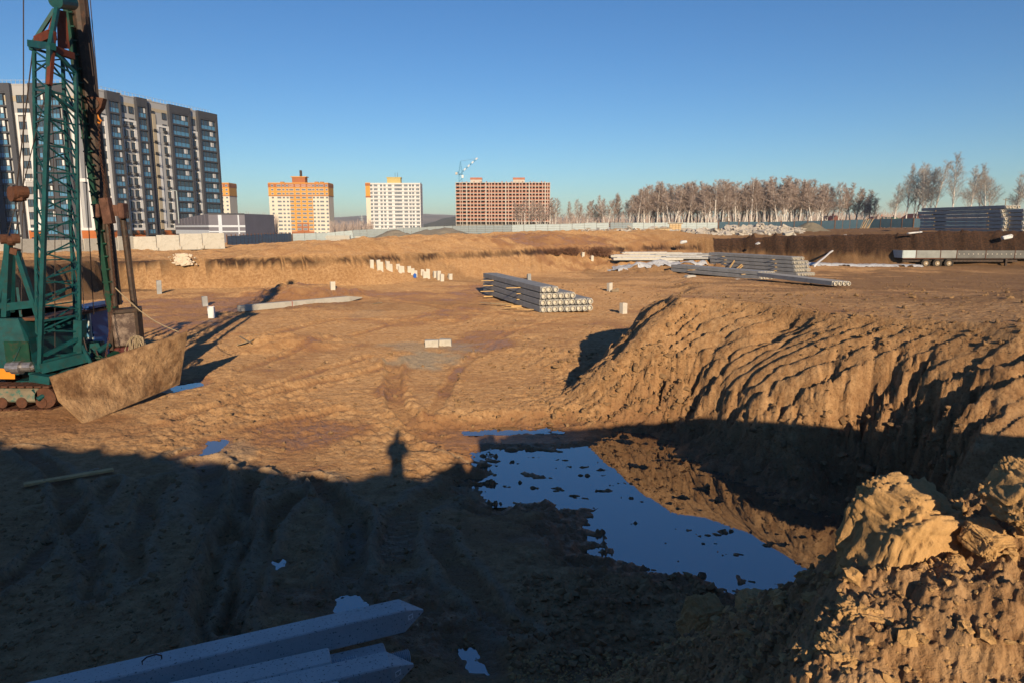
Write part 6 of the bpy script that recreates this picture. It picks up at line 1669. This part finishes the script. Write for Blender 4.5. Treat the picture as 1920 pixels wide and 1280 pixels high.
def scatter(name, pts, sizes, mat, seed, lab, sub=0):
    """many small clods joined into one mesh"""
    bm = bmesh.new(); bmesh.ops.create_icosphere(bm, subdivisions=sub, radius=1); base = np.array([v.co[:] for v in bm.verts]); tri = np.array([[v.index for v in f.verts] for f in bm.faces]); bm.free()
    r = np.random.default_rng(seed); n = len(pts); nv = len(base); pts = np.array(pts)
    kinds = [base * (1 + .9 * (r.random((nv, 1)) - .5)) * np.array([1, r.uniform(.6, 1), r.uniform(.45, .8)]) for k in range(14)]
    V = np.empty((n * nv, 3), np.float32); 
    for i in range(n):
        a = r.random() * 6.283; t = r.uniform(-.7, .7); ca, sa = math.cos(a), math.sin(a); ct, st = math.cos(t), math.sin(t)
        Rm = np.array([[ca, -sa * ct, sa * st], [sa, ca * ct, -ca * st], [0, st, ct]])
        V[i * nv:(i + 1) * nv] = kinds[i % 14] @ Rm.T * sizes[i] + pts[i]
    T = (tri[None] + (np.arange(n) * nv)[:, None, None]).reshape(-1, 3)
    me = bpy.data.meshes.new(name); me.vertices.add(len(V)); me.vertices.foreach_set('co', V.ravel()); me.loops.add(T.size); me.polygons.add(len(T)); me.loops.foreach_set('vertex_index', T.astype(np.int32).ravel()); me.polygons.foreach_set('use_smooth', np.zeros(len(T), bool))
    me.polygons.foreach_set('loop_start', np.arange(0, T.size, 3, dtype=np.int32)); me.polygons.foreach_set('loop_total', np.full(len(T), 3, np.int32)); me.update(calc_edges=True)
    return tag(link(name, me, mat), lab, 'clods', kind='stuff')
def hs(x, y): return height(np.array(x, float), np.array(y, float))[0]
r_ = np.random.default_rng(12)
# near bank: crumbs of all sizes
n = 20000; x = r_.uniform(-.9, 5.0, n); y = r_.uniform(.9, 6.8, n); k = (x > -.6 + (y - 2) * .12) & (x < 1.1 * y + .3); x, y = x[k], y[k]
s_ = .005 + .03 * r_.random(len(x)) ** 10 + .0022 * y * r_.random(len(x)); z = hs(x, y) + s_ * .35
kb = s_ > .022
scatter('earth_crumbs', np.stack([x[kb], y[kb], z[kb]], 1), s_[kb], cm2.m, 1, 'larger loose clay crumbs on the near bank', 2)
kb = ~kb
scatter('earth_crumbs', np.stack([x[kb], y[kb], z[kb]], 1), s_[kb], cm2.m, 4, 'fine loose clay crumbs covering the near bank')
# foot of the ridge and floor before it
P = []; S_ = []; PXY = []
for (px0, px1, py0, py1, z0, n, smin, smax, pw) in [(1000, 1300, 660, 800, -.1, 900, .015, .10, 9), (850, 1300, 600, 800, -.1, 900, .015, .07, 6), (1280, 1800, 770, 960, 0, 900, .015, .09, 8), (0, 900, 900, 1270, 0, 2600, .008, .05, 5), (300, 860, 640, 900, 0, 500, .015, .06, 6), (1000, 1900, 520, 560, 1., 500, .03, .09, 5),
                                                (1260, 1640, 525, 600, 2.1, 300, .015, .05, 6), (1500, 1920, 560, 660, 2.2, 400, .012, .06, 6), (960, 1500, 1080, 1270, .1, 1500, .012, .09, 4)]:
    px = r_.uniform(px0, px1, n); py = r_.uniform(py0, py1, n); s1 = smin + (smax - smin) * r_.random(n) ** pw
    for a, b, c in zip(px, py, s1):
        PXY.append((a, b)); S_.append(c)
P = np.array([tuple(v[:2]) for v in hits([a[0] for a in PXY], [a[1] for a in PXY])]); P = P + r_.normal(0, .05, P.shape) * (P[:, 1:2] / 10); dist_ = np.hypot(P[:, 0], P[:, 1]); S_ = np.array(S_) * np.clip(dist_ / 9, .18, 1.15); z = hs(P[:, 0], P[:, 1]); ok = z > -.33
P, S_, z = P[ok], S_[ok], z[ok]
sc_m = Mat('earth_lumps'); at = sc_m.noise(1.1, 6, .7); sc_m.col(sc_m.mix(sc_m.ramp(at, [(.35, 0), (.65, 1)]), (.30, .185, .09), (.20, .12, .06))).set(.95); sc_m.bump(sc_m.noise(40, 5, .7), .6, .02)
kb = S_ > .035
scatter('earth_lumps', np.stack([P[kb, 0], P[kb, 1], z[kb] + S_[kb] * .3], 1), S_[kb], sc_m.m, 2, 'larger loose earth lumps strewn over the pit floor and the ramp', 1)
kb = ~kb
scatter('earth_lumps', np.stack([P[kb, 0], P[kb, 1], z[kb] + S_[kb] * .3], 1), S_[kb], sc_m.m, 3, 'small loose earth lumps strewn over the pit floor and the ramp')

# ================================================================== air
hb_ = MB(); hb_.bb(-9700, 9700, -9700, 9700, -62, 140)
hz = bpy.data.materials.new('haze_air'); hz.use_nodes = True; hz.node_tree.nodes.clear()
ho = hz.node_tree.nodes.new('ShaderNodeOutputMaterial'); hv = hz.node_tree.nodes.new('ShaderNodeVolumePrincipled')
hv.inputs['Color'].default_value = (.86, .88, .92, 1); hv.inputs['Density'].default_value = .00013; hv.inputs['Anisotropy'].default_value = .0
hz.node_tree.links.new(hv.outputs[0], ho.inputs['Volume'])
tag(hb_.build('haze', hz), kind='stuff')
